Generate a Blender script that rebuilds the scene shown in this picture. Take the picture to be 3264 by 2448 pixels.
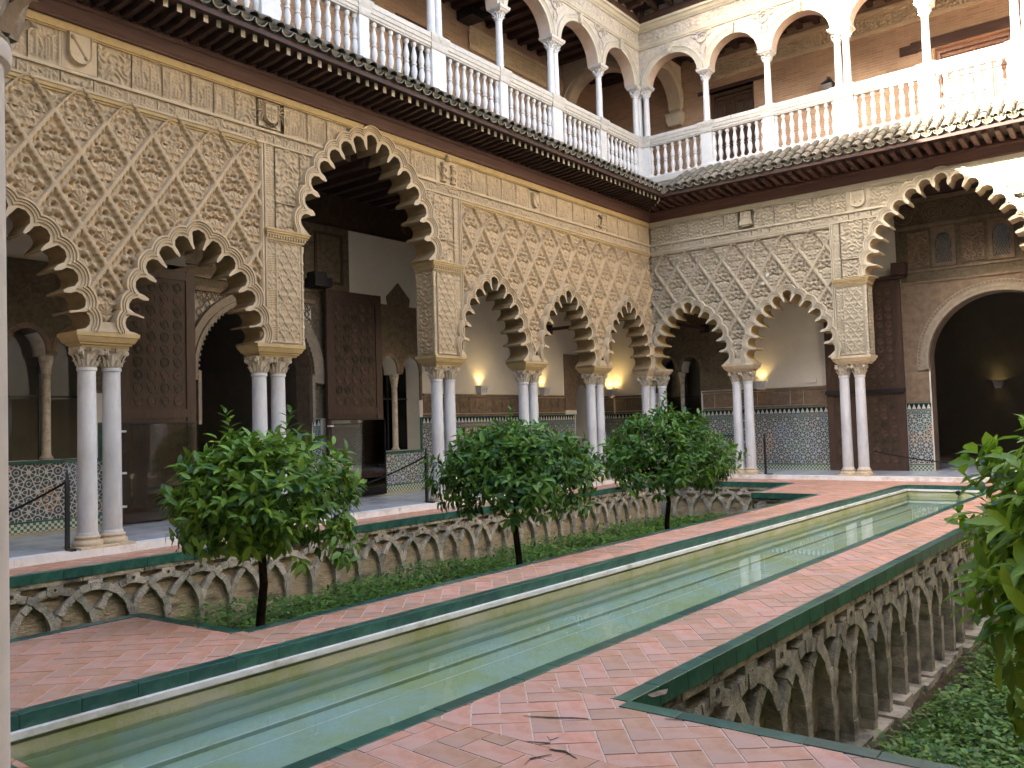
import bpy, bmesh, math, random
import numpy as np
from mathutils import Matrix, Vector
from mathutils.geometry import tessellate_polygon
random.seed(7); RNG = np.random.RandomState(11)
S = bpy.context.scene; COL = S.collection
for _o in list(bpy.data.objects): bpy.data.objects.remove(_o)
PI = math.pi
# ------------------------------------------------------------------ camera, sky, sun, exposure
yaw, pitch, roll = math.radians(-38.045), math.radians(2.72), math.radians(-1.702)
fw = Vector((math.sin(yaw)*math.cos(pitch), math.cos(yaw)*math.cos(pitch), math.sin(pitch)))
rt = Vector((math.cos(yaw), -math.sin(yaw), 0)); up = rt.cross(fw)
rr = rt*math.cos(roll)+up*math.sin(roll); uu = up*math.cos(roll)-rt*math.sin(roll)
cam = bpy.data.cameras.new('camera'); cob = bpy.data.objects.new('camera', cam); COL.objects.link(cob)
m = Matrix.Identity(4)
for i in range(3): m[i][0] = rr[i]; m[i][1] = uu[i]; m[i][2] = -fw[i]
m.translation = Vector((0, 0, 1.45)); cob.matrix_world = m
cam.sensor_width = 36; cam.lens = 36*2690.4/3264; cam.clip_start = .05; cam.clip_end = 500
S.camera = cob
SUN = Vector((.60, 1, -.56)).normalized()          # direction the light travels
el = math.asin(-SUN.z); az = math.atan2(-SUN.x, -SUN.y)
W = bpy.data.worlds.new('World'); S.world = W; W.use_nodes = True
wn = W.node_tree; wn.nodes.clear()
sky = wn.nodes.new('ShaderNodeTexSky'); sky.sky_type = 'NISHITA'; sky.sun_disc = False
sky.sun_elevation = el; sky.sun_rotation = az; sky.air_density = 1.0; sky.dust_density = 4.0; sky.ozone_density = .5
bg = wn.nodes.new('ShaderNodeBackground'); bg.inputs['Strength'].default_value = .15
wo = wn.nodes.new('ShaderNodeOutputWorld')
wn.links.new(sky.outputs[0], bg.inputs[0]); wn.links.new(bg.outputs[0], wo.inputs[0])
sl = bpy.data.lights.new('sun', 'SUN'); sl.energy = 5.0; sl.angle = math.radians(.5); sl.color = (1, .93, .8)
so = bpy.data.objects.new('sun', sl); COL.objects.link(so)
so.rotation_mode = 'QUATERNION'; so.rotation_quaternion = SUN.to_track_quat('-Z', 'Y'); so.location = (-10, -25, 20)
S.view_settings.view_transform = 'Standard'; S.view_settings.look = 'None'
S.view_settings.gamma = 1; S.view_settings.exposure = 3.6; S.view_settings.use_curve_mapping = False
S.cycles.max_bounces = 10; S.cycles.diffuse_bounces = 6; S.cycles.transparent_max_bounces = 12
S.cycles.use_denoising = True
# ------------------------------------------------------------------ object helpers
def link(o, parent=None):
    COL.objects.link(o)
    if parent is not None: o.parent = parent
    return o
def tag(o, label=None, cat=None, group=None, kind=None):
    if label: o['label'] = label
    if cat: o['category'] = cat
    if group: o['group'] = group
    if kind: o['kind'] = kind
    return o
def thing(name, label, cat, mat4=None, group=None, loc=None, rotz=0):
    o = bpy.data.objects.new(name, None); o.empty_display_size = .2; link(o)
    if mat4 is not None: o.matrix_world = mat4
    if loc is not None: o.location = loc; o.rotation_euler = (0, 0, rotz)
    return tag(o, label, cat, group)
def child(name, mesh, parent, loc=(0, 0, 0), rot=None, scale=None):
    o = bpy.data.objects.new(name, mesh); link(o, parent); o.location = loc
    if rot: o.rotation_euler = rot
    if scale: o.scale = scale
    return o
def copy_tree(r, loc, rotz=None, label=None):
    c = r.copy(); COL.objects.link(c); c.location = loc
    if rotz is not None: c.rotation_euler = (0, 0, rotz)
    if label: c['label'] = label
    for ch in r.children:
        d = ch.copy(); COL.objects.link(d); d.parent = c
        for g in ch.children:
            e = g.copy(); COL.objects.link(e); e.parent = d
    return c
class MB:
    """collects faces for ONE mesh"""
    def __init__(s): s.v = []; s.f = []
    def add(s, vs, fs):
        b = len(s.v); s.v += [tuple(x) for x in vs]; s.f += [tuple(i+b for i in f) for f in fs]; return s
    def box(s, x0, x1, y0, y1, z0, z1):
        return s.add([(x0,y0,z0),(x1,y0,z0),(x1,y1,z0),(x0,y1,z0),(x0,y0,z1),(x1,y0,z1),(x1,y1,z1),(x0,y1,z1)],
                     [(0,3,2,1),(4,5,6,7),(0,1,5,4),(1,2,6,5),(2,3,7,6),(3,0,4,7)])
    def loft(s, x0, x1, y0, y1, prof, cap=True):
        """stacked rectangles: prof = [(height, outward offset)], height along z"""
        vs = []; n = len(prof)
        for h, p in prof: vs += [(x0-p,y0-p,h),(x1+p,y0-p,h),(x1+p,y1+p,h),(x0-p,y1+p,h)]
        fs = []
        for i in range(n-1):
            a = 4*i; b = a+4
            for k in range(4): fs.append((a+k, a+(k+1)%4, b+(k+1)%4, b+k))
        if cap: fs += [(3,2,1,0), tuple(4*(n-1)+k for k in range(4))]
        return s.add(vs, fs)
    def lathe(s, prof, n=20, c=(0,0,0), cap=True):
        vs = []; fs = []
        for r, h in prof:
            for k in range(n):
                a = 2*PI*k/n; vs.append((c[0]+r*math.cos(a), c[1]+r*math.sin(a), c[2]+h))
        for i in range(len(prof)-1):
            for k in range(n): fs.append((i*n+k, i*n+(k+1)%n, (i+1)*n+(k+1)%n, (i+1)*n+k))
        if cap: fs += [tuple(range(n-1,-1,-1)), tuple((len(prof)-1)*n+k for k in range(n))]
        return s.add(vs, fs)
    def tube(s, pts, r, n=6, taper=None):
        pts = [Vector(p) for p in pts]; vs = []; fs = []
        for i, p in enumerate(pts):
            d = (pts[min(i+1,len(pts)-1)]-pts[max(i-1,0)]).normalized()
            a = d.orthogonal().normalized(); b = d.cross(a)
            q = r if taper is None else r+(taper-r)*i/(len(pts)-1)
            for k in range(n):
                t = 2*PI*k/n; vs.append(p+a*q*math.cos(t)+b*q*math.sin(t))
        for i in range(len(pts)-1):
            for k in range(n): fs.append((i*n+k, i*n+(k+1)%n, (i+1)*n+(k+1)%n, (i+1)*n+k))
        fs += [tuple(range(n-1,-1,-1)), tuple((len(pts)-1)*n+k for k in range(n))]
        return s.add(vs, fs)
    def prism(s, poly, w0, w1):
        """poly in the xy plane (counter clockwise), extruded from w0 to w1 along z"""
        n = len(poly)
        vs = [(p[0],p[1],w0) for p in poly]+[(p[0],p[1],w1) for p in poly]
        return s.add(vs, [tuple(range(n-1,-1,-1)), tuple(range(n,2*n))]+[(k,(k+1)%n,n+(k+1)%n,n+k) for k in range(n)])
    def grid(s, rows, closed=False):
        n = len(rows[0]); vs = [p for r in rows for p in r]; fs = []
        for i in range(len(rows)-1):
            for k in range(n if closed else n-1): fs.append((i*n+k, i*n+(k+1)%n, (i+1)*n+(k+1)%n, (i+1)*n+k))
        return s.add(vs, fs)
    def mesh(s, name, mat, smooth=False):
        me = bpy.data.meshes.new(name); me.from_pydata(s.v, [], s.f); me.validate()
        if mat is not None: me.materials.append(mat)
        if smooth:
            me.polygons.foreach_set('use_smooth', [True]*len(me.polygons)); me.set_sharp_from_angle(angle=math.radians(38))
        me.update(); return me
    def build(s, name, mat, parent=None, smooth=False, loc=None):
        o = bpy.data.objects.new(name, s.mesh(name, mat, smooth)); link(o, parent)
        if loc is not None: o.location = loc
        return o
def npmesh(name, verts, faces, mat, smooth=False):
    """verts (n,3), faces (m,k) arrays"""
    me = bpy.data.meshes.new(name); n = len(verts); mm, k = faces.shape
    me.vertices.add(n); me.vertices.foreach_set('co', np.ascontiguousarray(verts, dtype=np.float32).ravel())
    me.loops.add(mm*k); me.loops.foreach_set('vertex_index', np.ascontiguousarray(faces, dtype=np.int32).ravel())
    me.polygons.add(mm); me.polygons.foreach_set('loop_start', np.arange(0, mm*k, k, dtype=np.int32))
    me.polygons.foreach_set('loop_total', np.full(mm, k, dtype=np.int32))
    if smooth: me.polygons.foreach_set('use_smooth', np.ones(mm, dtype=bool))
    me.materials.append(mat); me.update(calc_edges=True); return me
def hf_mesh(name, U, V, H, mat, keep=None):
    n, mm = U.shape
    idx = np.arange(n*mm).reshape(n, mm)
    q = np.stack([idx[:-1,:-1], idx[:-1,1:], idx[1:,1:], idx[1:,:-1]], -1)
    if keep is not None: q = q[keep]
    q = q.reshape(-1, 4)
    if len(q) == 0: return None
    P = np.stack([U.ravel(), V.ravel(), H.ravel()], -1)
    a = P[q[0]]; nz = np.cross(a[1]-a[0], a[3]-a[0])[2]
    if nz < 0: q = q[:, ::-1]
    used = np.unique(q); mp = np.zeros(n*mm, int); mp[used] = np.arange(len(used))
    return npmesh(name, P[used], mp[q], mat)
def in_poly(poly, X, Y):
    r = np.zeros(X.shape, bool); n = len(poly)
    for i in range(n):
        x0, y0 = poly[i]; x1, y1 = poly[(i+1) % n]
        if y0 == y1: continue
        c = (y0 > Y) != (y1 > Y)
        r ^= c & (X < (x1-x0)*(Y-y0)/(y1-y0)+x0)
    return r
def plate(mb, outer, holes, w, flip=False):
    polys = [[Vector((p[0], p[1], 0)) for p in outer]]+[[Vector((p[0], p[1], 0)) for p in h] for h in holes]
    flat = [p for q in polys for p in q]
    fs = []
    for t in tessellate_polygon(polys):
        a, b, c = (flat[i] for i in t)
        if ((b-a).cross(c-a)).z < 0: t = (t[0], t[2], t[1])
        fs.append(tuple(t) if not flip else (t[0], t[2], t[1]))
    mb.add([(p.x, p.y, w) for p in flat], fs)
def walls(mb, loop, w0, w1, closed=True):
    n = len(loop)
    mb.grid([[(p[0], p[1], w1) for p in loop], [(p[0], p[1], w0) for p in loop]], closed)
def thick_plate(mb, outer, holes, w0, w1):
    plate(mb, outer, holes, w1); plate(mb, outer, holes, w0, True); walls(mb, outer, w0, w1)
    for h in holes: walls(mb, h, w0, w1)
def arcpts(cx, cy, r, a0, a1, n):
    return [(cx+r*math.cos(math.radians(a0+(a1-a0)*i/n)), cy+r*math.sin(math.radians(a0+(a1-a0)*i/n))) for i in range(n+1)]
def frame_left(X): return Matrix(((0,0,1,X),(1,0,0,0),(0,1,0,0),(0,0,0,1)))
def frame_end(Y): return Matrix(((1,0,0,0),(0,0,-1,Y),(0,1,0,0),(0,0,0,1)))
# ------------------------------------------------------------------ materials
def nt(name):
    mt = bpy.data.materials.new(name); mt.use_nodes = True; t = mt.node_tree
    b = t.nodes['Principled BSDF']; return mt, t, b
def N(t, kind, **kw):
    n = t.nodes.new(kind)
    for k, v in kw.items():
        if k.startswith('i_'): n.inputs[k[2:].replace('_', ' ')].default_value = v
        else: setattr(n, k, v)
    return n
def rgb(c, k=1): return (min(1, c[0]*k), min(1, c[1]*k), min(1, c[2]*k), 1)
def mix(t, fac, a, b, blend='MIX'):
    n = t.nodes.new('ShaderNodeMix'); n.data_type = 'RGBA'; n.blend_type = blend
    for s, v in ((0, fac), (6, a), (7, b)):
        if hasattr(v, 'is_linked') or hasattr(v, 'links'): t.links.new(v, n.inputs[s])
        else: n.inputs[s].default_value = v
    return n.outputs[2]
def ramp(t, val, lo, hi):
    n = t.nodes.new('ShaderNodeMapRange'); n.inputs[1].default_value = lo; n.inputs[2].default_value = hi
    t.links.new(val, n.inputs[0]); return n.outputs[0]
def M(name, base, rough=.75, var=.18, scale=5, bump=0, bscale=60, spec=.3, dirt=None, dscale=1.2, dcut=(.52, .7), rnd=0, damt=1, stretch=None, metal=0, dist=.01):
    mt, t, b = nt(name); L = t.links
    tc = N(t, 'ShaderNodeTexCoord'); co = tc.outputs['Object']
    if stretch:
        mp = N(t, 'ShaderNodeMapping'); mp.inputs['Scale'].default_value = stretch; L.new(co, mp.inputs[0]); co = mp.outputs[0]
    n1 = N(t, 'ShaderNodeTexNoise', i_Scale=scale, i_Detail=6, i_Roughness=.65); L.new(co, n1.inputs['Vector'])
    c = mix(t, ramp(t, n1.outputs[0], .3, .7), rgb(base, 1-var), rgb(base, 1+var))
    if dirt:
        n2 = N(t, 'ShaderNodeTexNoise', i_Scale=dscale, i_Detail=7, i_Roughness=.7); L.new(co, n2.inputs['Vector'])
        f = ramp(t, n2.outputs[0], *dcut)
        if damt < 1:
            mm = N(t, 'ShaderNodeMath', operation='MULTIPLY'); L.new(f, mm.inputs[0]); mm.inputs[1].default_value = damt; f = mm.outputs[0]
        c = mix(t, f, c, rgb(dirt))
    if rnd:
        oi = N(t, 'ShaderNodeObjectInfo'); ge = N(t, 'ShaderNodeNewGeometry')
        ad = N(t, 'ShaderNodeMath', operation='ADD'); L.new(oi.outputs['Random'], ad.inputs[0]); L.new(ge.outputs['Random Per Island'], ad.inputs[1])
        fr = N(t, 'ShaderNodeMath', operation='FRACT'); L.new(ad.outputs[0], fr.inputs[0])
        hs = N(t, 'ShaderNodeHueSaturation'); L.new(c, hs.inputs['Color'])
        mr = N(t, 'ShaderNodeMapRange'); L.new(fr.outputs[0], mr.inputs[0]); mr.inputs[3].default_value = 1-rnd; mr.inputs[4].default_value = 1+rnd
        L.new(mr.outputs[0], hs.inputs['Value'])
        m2 = N(t, 'ShaderNodeMapRange'); L.new(fr.outputs[0], m2.inputs[0]); m2.inputs[3].default_value = .5+rnd*.06; m2.inputs[4].default_value = .5-rnd*.06
        L.new(m2.outputs[0], hs.inputs['Hue']); c = hs.outputs[0]
    L.new(c, b.inputs['Base Color'])
    b.inputs['Roughness'].default_value = rough; b.inputs['Metallic'].default_value = metal
    b.inputs['Specular IOR Level'].default_value = spec
    if bump:
        n3 = N(t, 'ShaderNodeTexNoise', i_Scale=bscale, i_Detail=5, i_Roughness=.6); L.new(co, n3.inputs['Vector'])
        bm = N(t, 'ShaderNodeBump', i_Strength=bump, i_Distance=dist); L.new(n3.outputs[0], bm.inputs['Height']); L.new(bm.outputs[0], b.inputs['Normal'])
    return mt
m_plaster = M('carved_plaster', (.435,.335,.215), .9, .2, 2.2, .6, 45, .15, dirt=(.34,.25,.155), dscale=1.7, dcut=(.5,.75), damt=.7)
m_plaster_end = M('pale_carved_plaster', (.365,.315,.235), .9, .2, 2.2, .6, 45, .15, dirt=(.29,.25,.185), dscale=1.7, dcut=(.5,.75), damt=.7)
m_smooth = M('smooth_plaster', (.485,.39,.265), .85, .12, 3, .25, 30, .2, dirt=(.34,.26,.16), dscale=2.5, damt=.6)
m_smooth_end = M('smooth_pale_plaster', (.45,.40,.31), .85, .12, 3, .25, 30, .2, dirt=(.34,.29,.21), dscale=2.5, damt=.6)
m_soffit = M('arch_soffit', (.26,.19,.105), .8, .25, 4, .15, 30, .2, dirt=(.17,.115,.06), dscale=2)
m_ochre = M('ochre_moulding', (.46,.345,.175), .7, .15, 4, .2, 50, .3, dirt=(.33,.23,.1), dscale=4)
m_panel = M('scripted_plaster', (.435,.345,.23), .9, .16, 3, .4, 60, .15, dirt=(.46,.39,.29), dscale=1.3, dcut=(.55,.8), damt=.6)
m_panel_end = M('pale_scripted_plaster', (.37,.325,.245), .9, .16, 3, .4, 60, .15, dirt=(.45,.41,.33), dscale=1.3, dcut=(.55,.8), damt=.6)
m_marble = M('white_marble', (.60,.61,.63), .38, .16, 4, .08, 20, .45, dirt=(.37,.32,.27), dscale=1.5, dcut=(.46,.70), damt=.8, rnd=.10, stretch=(1,1,.35))
m_warm = M('yellowed_marble', (.56,.46,.32), .5, .15, 6, .15, 40, .4, dirt=(.40,.28,.15), dscale=5)
m_capital = M('weathered_capital', (.50,.44,.35), .7, .2, 12, .3, 60, .3, dirt=(.28,.22,.15), dscale=8, dcut=(.5,.65))
m_terra = M('terracotta', (.53,.275,.175), .6, .2, 9, .35, 90, .35, dirt=(.47,.31,.255), dscale=2.2, dcut=(.42,.65), rnd=.15, dist=.004)
m_mortar = M('pale_mortar', (.60,.46,.38), .9, .15, 20, .3, 120)
m_green = M('green_glaze', (.022,.090,.066), .30, .35, 9, .1, 30, .6, dirt=(.07,.16,.125), dscale=5, dcut=(.52,.75), rnd=.22)
m_white = M('white_wall', (.72,.68,.60), .9, .05, 3, .2, 25, .2)
m_floor = M('grey_marble_floor', (.50,.53,.58), .22, .18, 2.5, .03, 20, .5, dirt=(.28,.30,.33), dscale=1.2)
m_whitestone = M('white_stone_edge', (.76,.74,.71), .6, .1, 5, .2, 40, .3, dirt=(.50,.42,.34), dscale=3)
m_wood = M('dark_eave_wood', (.055,.03,.024), .7, .3, 3, .4, 25, .3, stretch=(1,8,8))
m_fascia = M('red_brown_fascia', (.105,.052,.04), .6, .25, 3, .3, 30, .3, stretch=(.6,8,8))
m_raftend = M('pale_rafter_end', (.34,.31,.23), .85, .35, 4, .3, 40, .2, rnd=.5)
m_tile = M('roof_tile', (.17,.145,.105), .9, .35, 9, .5, 50, .2, dirt=(.085,.08,.065), dscale=7, dcut=(.45,.6), rnd=.35)
m_tileend = M('mortared_tile_end', (.30,.29,.24), .9, .3, 20, .5, 60, .2, dirt=(.11,.11,.10), dscale=14, dcut=(.46,.6), rnd=.3)
m_balus = M('white_baluster_marble', (.56,.55,.535), .5, .08, 5, .1, 30, .4, dirt=(.48,.46,.43), dscale=4, dcut=(.58,.75))
m_rail = M('weathered_rail', (.48,.455,.41), .7, .18, 6, .3, 40, .3, dirt=(.27,.25,.22), dscale=6, dcut=(.55,.7))
m_peach = M('peach_render', (.50,.385,.30), .85, .12, 4, .2, 40, .2, dirt=(.44,.40,.38), dscale=2)
m_upper = M('pale_carved_stone', (.47,.405,.33), .85, .22, 10, .9, 24, .2, dirt=(.35,.35,.36), dscale=2.5, dist=.03)
m_door = M('carved_cedar', (.065,.038,.022), .55, .3, 7, .5, 35, .4, stretch=(3,.7,3))
m_doorin = M('painted_inlay', (.08,.054,.036), .6, .4, 10, .4, 60, .3, rnd=.45)
m_doorrail = M('red_cedar', (.07,.040,.027), .5, .3, 6, .4, 40, .4, stretch=(4,.6,4))
m_darkplaster = M('dark_painted_plaster', (.145,.115,.075), .85, .35, 14, .8, 40, .2, dirt=(.08,.065,.05), dscale=6, dist=.02)
m_frieze = M('brown_stucco_frieze', (.215,.155,.105), .8, .25, 8, .8, 55, .25, dist=.02)
m_metal = M('black_iron', (.012,.012,.014), .45, .2, 8, 0, 1, .5)
m_rope = M('black_rope', (.018,.016,.015), .9, .3, 60, .5, 200)
m_ceramic = M('white_lamp_ceramic', (.62,.62,.61), .6, .08, 14, .5, 40, .4)
m_stone = M('garden_stone', (.40,.34,.25), .95, .3, 7, .9, 38, .15, dirt=(.085,.075,.065), dscale=3.2, dcut=(.48,.62), dist=.02)
m_voussoir = M('arch_stone', (.41,.37,.295), .95, .3, 8, .9, 45, .15, dirt=(.13,.12,.105), dscale=2.6, dcut=(.5,.68), rnd=.25, dist=.02)
m_archiv = M('grey_brown_archivolt', (.27,.225,.17), .85, .2, 10, .5, 50, .2)
m_warmcol = M('cream_marble', (.62,.57,.50), .5, .1, 4, .08, 20, .4)
m_soil = M('damp_soil', (.075,.056,.036), .98, .4, 14, .9, 30, .1, dist=.03)
m_trunk = M('dark_bark', (.035,.024,.018), .95, .4, 14, .9, 50, .1)
m_brickwall = None
def leafmat(name, c, c2, tr=.25):
    mt, t, b = nt(name); L = t.links
    ge = N(t, 'ShaderNodeNewGeometry'); tc = N(t, 'ShaderNodeTexCoord')
    n1 = N(t, 'ShaderNodeTexNoise', i_Scale=2.4, i_Detail=2); L.new(tc.outputs['Object'], n1.inputs['Vector'])
    ad = N(t, 'ShaderNodeMath', operation='MULTIPLY_ADD'); L.new(n1.outputs[0], ad.inputs[0]); ad.inputs[1].default_value = .7
    s2 = N(t, 'ShaderNodeMath', operation='MULTIPLY'); L.new(ge.outputs['Random Per Island'], s2.inputs[0]); s2.inputs[1].default_value = .75
    L.new(s2.outputs[0], ad.inputs[2])
    col = mix(t, ramp(t, ad.outputs[0], .35, 1.05), rgb(c), rgb(c2))
    L.new(col, b.inputs['Base Color']); b.inputs['Roughness'].default_value = .42; b.inputs['Specular IOR Level'].default_value = .35
    tb = N(t, 'ShaderNodeBsdfTranslucent'); tcol = mix(t, .5, col, (.16,.26,.02,1)); L.new(tcol, tb.inputs[0])
    ms = N(t, 'ShaderNodeMixShader'); ms.inputs[0].default_value = tr
    L.new(b.outputs[0], ms.inputs[1]); L.new(tb.outputs[0], ms.inputs[2])
    L.new(ms.outputs[0], t.nodes['Material Output'].inputs[0]); return mt
m_leaf = leafmat('orange_tree_leaf', (.026,.095,.012), (.19,.34,.03))
m_leafdark = leafmat('dark_orange_leaf', (.022,.08,.014), (.11,.24,.026), .25)
m_leafnear = leafmat('bright_orange_leaf', (.085,.20,.016), (.33,.48,.035), .45)
m_cover = leafmat('ground_cover_leaf', (.045,.125,.028), (.17,.30,.055), .35)
def mosaic(name, k=78, white=(.54,.53,.48), c1=(.05,.10,.12), cols=((.40,.17,.06),(.09,.17,.32),(.06,.19,.15),(.05,.055,.06)), boost=1.0):
    """eight-fold star mosaic: f = sum of four cosines; islands of colour in white strapwork"""
    mt, t, b = nt(name); L = t.links
    tc = N(t, 'ShaderNodeTexCoord'); sx = N(t, 'ShaderNodeSeparateXYZ'); L.new(tc.outputs['Object'], sx.inputs[0])
    def lin(a, bb):
        m1 = N(t, 'ShaderNodeMath', operation='MULTIPLY'); L.new(sx.outputs[0], m1.inputs[0]); m1.inputs[1].default_value = a
        m2 = N(t, 'ShaderNodeMath', operation='MULTIPLY_ADD'); L.new(sx.outputs[1], m2.inputs[0]); m2.inputs[1].default_value = bb; L.new(m1.outputs[0], m2.inputs[2])
        c = N(t, 'ShaderNodeMath', operation='COSINE'); L.new(m2.outputs[0], c.inputs[0]); return c.outputs[0]
    q = k*.7071; cs = [lin(k, 0), lin(0, k), lin(q, q), lin(q, -q)]
    tot = cs[0]
    for c in cs[1:]:
        a = N(t, 'ShaderNodeMath', operation='ADD'); L.new(tot, a.inputs[0]); L.new(c, a.inputs[1]); tot = a.outputs[0]
    vo = N(t, 'ShaderNodeTexVoronoi', i_Scale=2.6, i_Randomness=.9); L.new(tc.outputs['Object'], vo.inputs['Vector'])
    se = N(t, 'ShaderNodeSeparateColor'); L.new(vo.outputs['Color'], se.inputs[0])
    cr = N(t, 'ShaderNodeValToRGB'); cr.color_ramp.interpolation = 'CONSTANT'; L.new(se.outputs[0], cr.inputs[0])
    els = cr.color_ramp.elements; els[0].color = rgb(cols[3]); els[1].position = .45; els[1].color = rgb(cols[0])
    for p, c in ((.6, cols[1]), (.72, cols[2]), (.85, cols[3])):
        e = els.new(p); e.color = rgb(c)
    hi = N(t, 'ShaderNodeMath', operation='GREATER_THAN'); L.new(tot, hi.inputs[0]); hi.inputs[1].default_value = .95
    lo = N(t, 'ShaderNodeMath', operation='LESS_THAN'); L.new(tot, lo.inputs[0]); lo.inputs[1].default_value = -.7
    col = mix(t, lo.outputs[0], rgb(white), rgb(c1)); col = mix(t, hi.outputs[0], col, cr.outputs[0])
    nz = N(t, 'ShaderNodeTexNoise', i_Scale=6.0); L.new(tc.outputs['Object'], nz.inputs['Vector'])
    col = mix(t, .35, col, mix(t, nz.outputs[0], (.3,.3,.3,1), (1,1,1,1)), 'MULTIPLY')
    L.new(col, b.inputs['Base Color']); b.inputs['Roughness'].default_value = .3; b.inputs['Specular IOR Level'].default_value = .5
    return mt
m_mosaic = mosaic('star_mosaic')
m_mosaic2 = mosaic('dense_mosaic', 120, (.42,.42,.38))
def checker(name, sc, a, b_):
    mt, t, b = nt(name); tc = N(t, 'ShaderNodeTexCoord'); ch = N(t, 'ShaderNodeTexChecker', i_Scale=sc)
    ch.inputs[1].default_value = rgb(a); ch.inputs[2].default_value = rgb(b_)
    mp = N(t, 'ShaderNodeMapping'); mp.inputs['Location'].default_value = (0,0,.011); t.links.new(tc.outputs['Object'], mp.inputs[0])
    t.links.new(mp.outputs[0], ch.inputs[0]); t.links.new(ch.outputs[0], b.inputs['Base Color']); b.inputs['Roughness'].default_value = .3; return mt
m_check = checker('check_border_tile', 24, (.55,.52,.40), (.03,.15,.12))
m_sawback = M('black_green_tile', (.015,.03,.027), .2, .2, 8, 0, 1, .5)
m_sawtooth = M('white_tooth_tile', (.58,.56,.50), .3, .1, 8, 0, 1, .5)
def brickmat(name, c1, c2, mort, sc=1.0):
    mt, t, b = nt(name); L = t.links; tc = N(t, 'ShaderNodeTexCoord')
    br = N(t, 'ShaderNodeTexBrick', i_Scale=1.0, i_Mortar_Size=.006, i_Brick_Width=.30*sc, i_Row_Height=.066*sc)
    br.inputs['Color1'].default_value = rgb(c1); br.inputs['Color2'].default_value = rgb(c2); br.inputs['Mortar'].default_value = rgb(mort)
    L.new(tc.outputs['Object'], br.inputs['Vector'])
    nz = N(t, 'ShaderNodeTexNoise', i_Scale=3.0, i_Detail=6); L.new(tc.outputs['Object'], nz.inputs['Vector'])
    c = mix(t, .5, br.outputs[0], mix(t, nz.outputs[0], (.45,.45,.45,1), (1.3,1.3,1.3,1)), 'MULTIPLY')
    L.new(c, b.inputs['Base Color']); b.inputs['Roughness'].default_value = .9
    bm = N(t, 'ShaderNodeBump', i_Strength=.6, i_Distance=.01); bm.invert = True; L.new(br.outputs['Fac'], bm.inputs['Height']); L.new(bm.outputs[0], b.inputs['Normal']); return mt
m_brick = brickmat('weathered_brick', (.38,.26,.17), (.32,.20,.13), (.40,.31,.22))
m_gbrick = M('old_garden_plaster', (.40,.32,.21), .95, .25, 5, 1.0, 16, .15, dirt=(.13,.11,.085), dscale=2.2, dcut=(.5,.68), stretch=(1,2.6,1), dist=.02)
def watermat():
    mt, t, b = nt('still_water'); L = t.links; t.nodes.remove(b)
    gl = N(t, 'ShaderNodeBsdfGlossy', i_Roughness=.015); tr = N(t, 'ShaderNodeBsdfTransparent'); tr.inputs[0].default_value = (.90,.95,.89,1)
    fr = N(t, 'ShaderNodeFresnel', i_IOR=1.33); ms = N(t, 'ShaderNodeMixShader')
    tc = N(t, 'ShaderNodeTexCoord'); nz = N(t, 'ShaderNodeTexNoise', i_Scale=3.0, i_Detail=3); L.new(tc.outputs['Object'], nz.inputs['Vector'])
    bm = N(t, 'ShaderNodeBump', i_Strength=.06, i_Distance=.02); L.new(nz.outputs[0], bm.inputs['Height'])
    L.new(bm.outputs[0], gl.inputs['Normal']); L.new(bm.outputs[0], fr.inputs['Normal'])
    L.new(fr.outputs[0], ms.inputs[0]); L.new(tr.outputs[0], ms.inputs[1]); L.new(gl.outputs[0], ms.inputs[2])
    L.new(ms.outputs[0], t.nodes['Material Output'].inputs[0]); return mt
m_water = watermat()
def poolmat():
    mt, t, b = nt('algae_pool_floor'); L = t.links; tc = N(t, 'ShaderNodeTexCoord'); co = tc.outputs['Object']
    a = N(t, 'ShaderNodeTexNoise', i_Scale=1.1, i_Detail=9, i_Roughness=.74); L.new(co, a.inputs['Vector'])
    c = N(t, 'ShaderNodeTexNoise', i_Scale=6, i_Detail=8, i_Roughness=.8); L.new(co, c.inputs['Vector'])
    col = mix(t, ramp(t, a.outputs[0], .42, .6), (.42,.50,.45,1), (.41,.44,.235,1))
    col = mix(t, ramp(t, c.outputs[0], .55, .75), col, (.36,.40,.25,1))
    L.new(col, b.inputs['Base Color']); b.inputs['Roughness'].default_value = .9; return mt
m_pool = poolmat()
m_algae = M('algae_cement', (.52,.49,.38), .85, .2, 6, .5, 40, .2, dirt=(.36,.37,.18), dscale=3, dcut=(.4,.6))
def glassmat():
    mt, t, b = nt('clear_guard_glass'); L = t.links; t.nodes.remove(b)
    gl = N(t, 'ShaderNodeBsdfGlossy', i_Roughness=.01); tr = N(t, 'ShaderNodeBsdfTransparent'); fr = N(t, 'ShaderNodeFresnel', i_IOR=1.5); ms = N(t, 'ShaderNodeMixShader')
    tr.inputs[0].default_value = (.93,.95,.94,1)
    L.new(fr.outputs[0], ms.inputs[0]); L.new(tr.outputs[0], ms.inputs[1]); L.new(gl.outputs[0], ms.inputs[2]); L.new(ms.outputs[0], t.nodes['Material Output'].inputs[0]); return mt
m_glass = glassmat()
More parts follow.
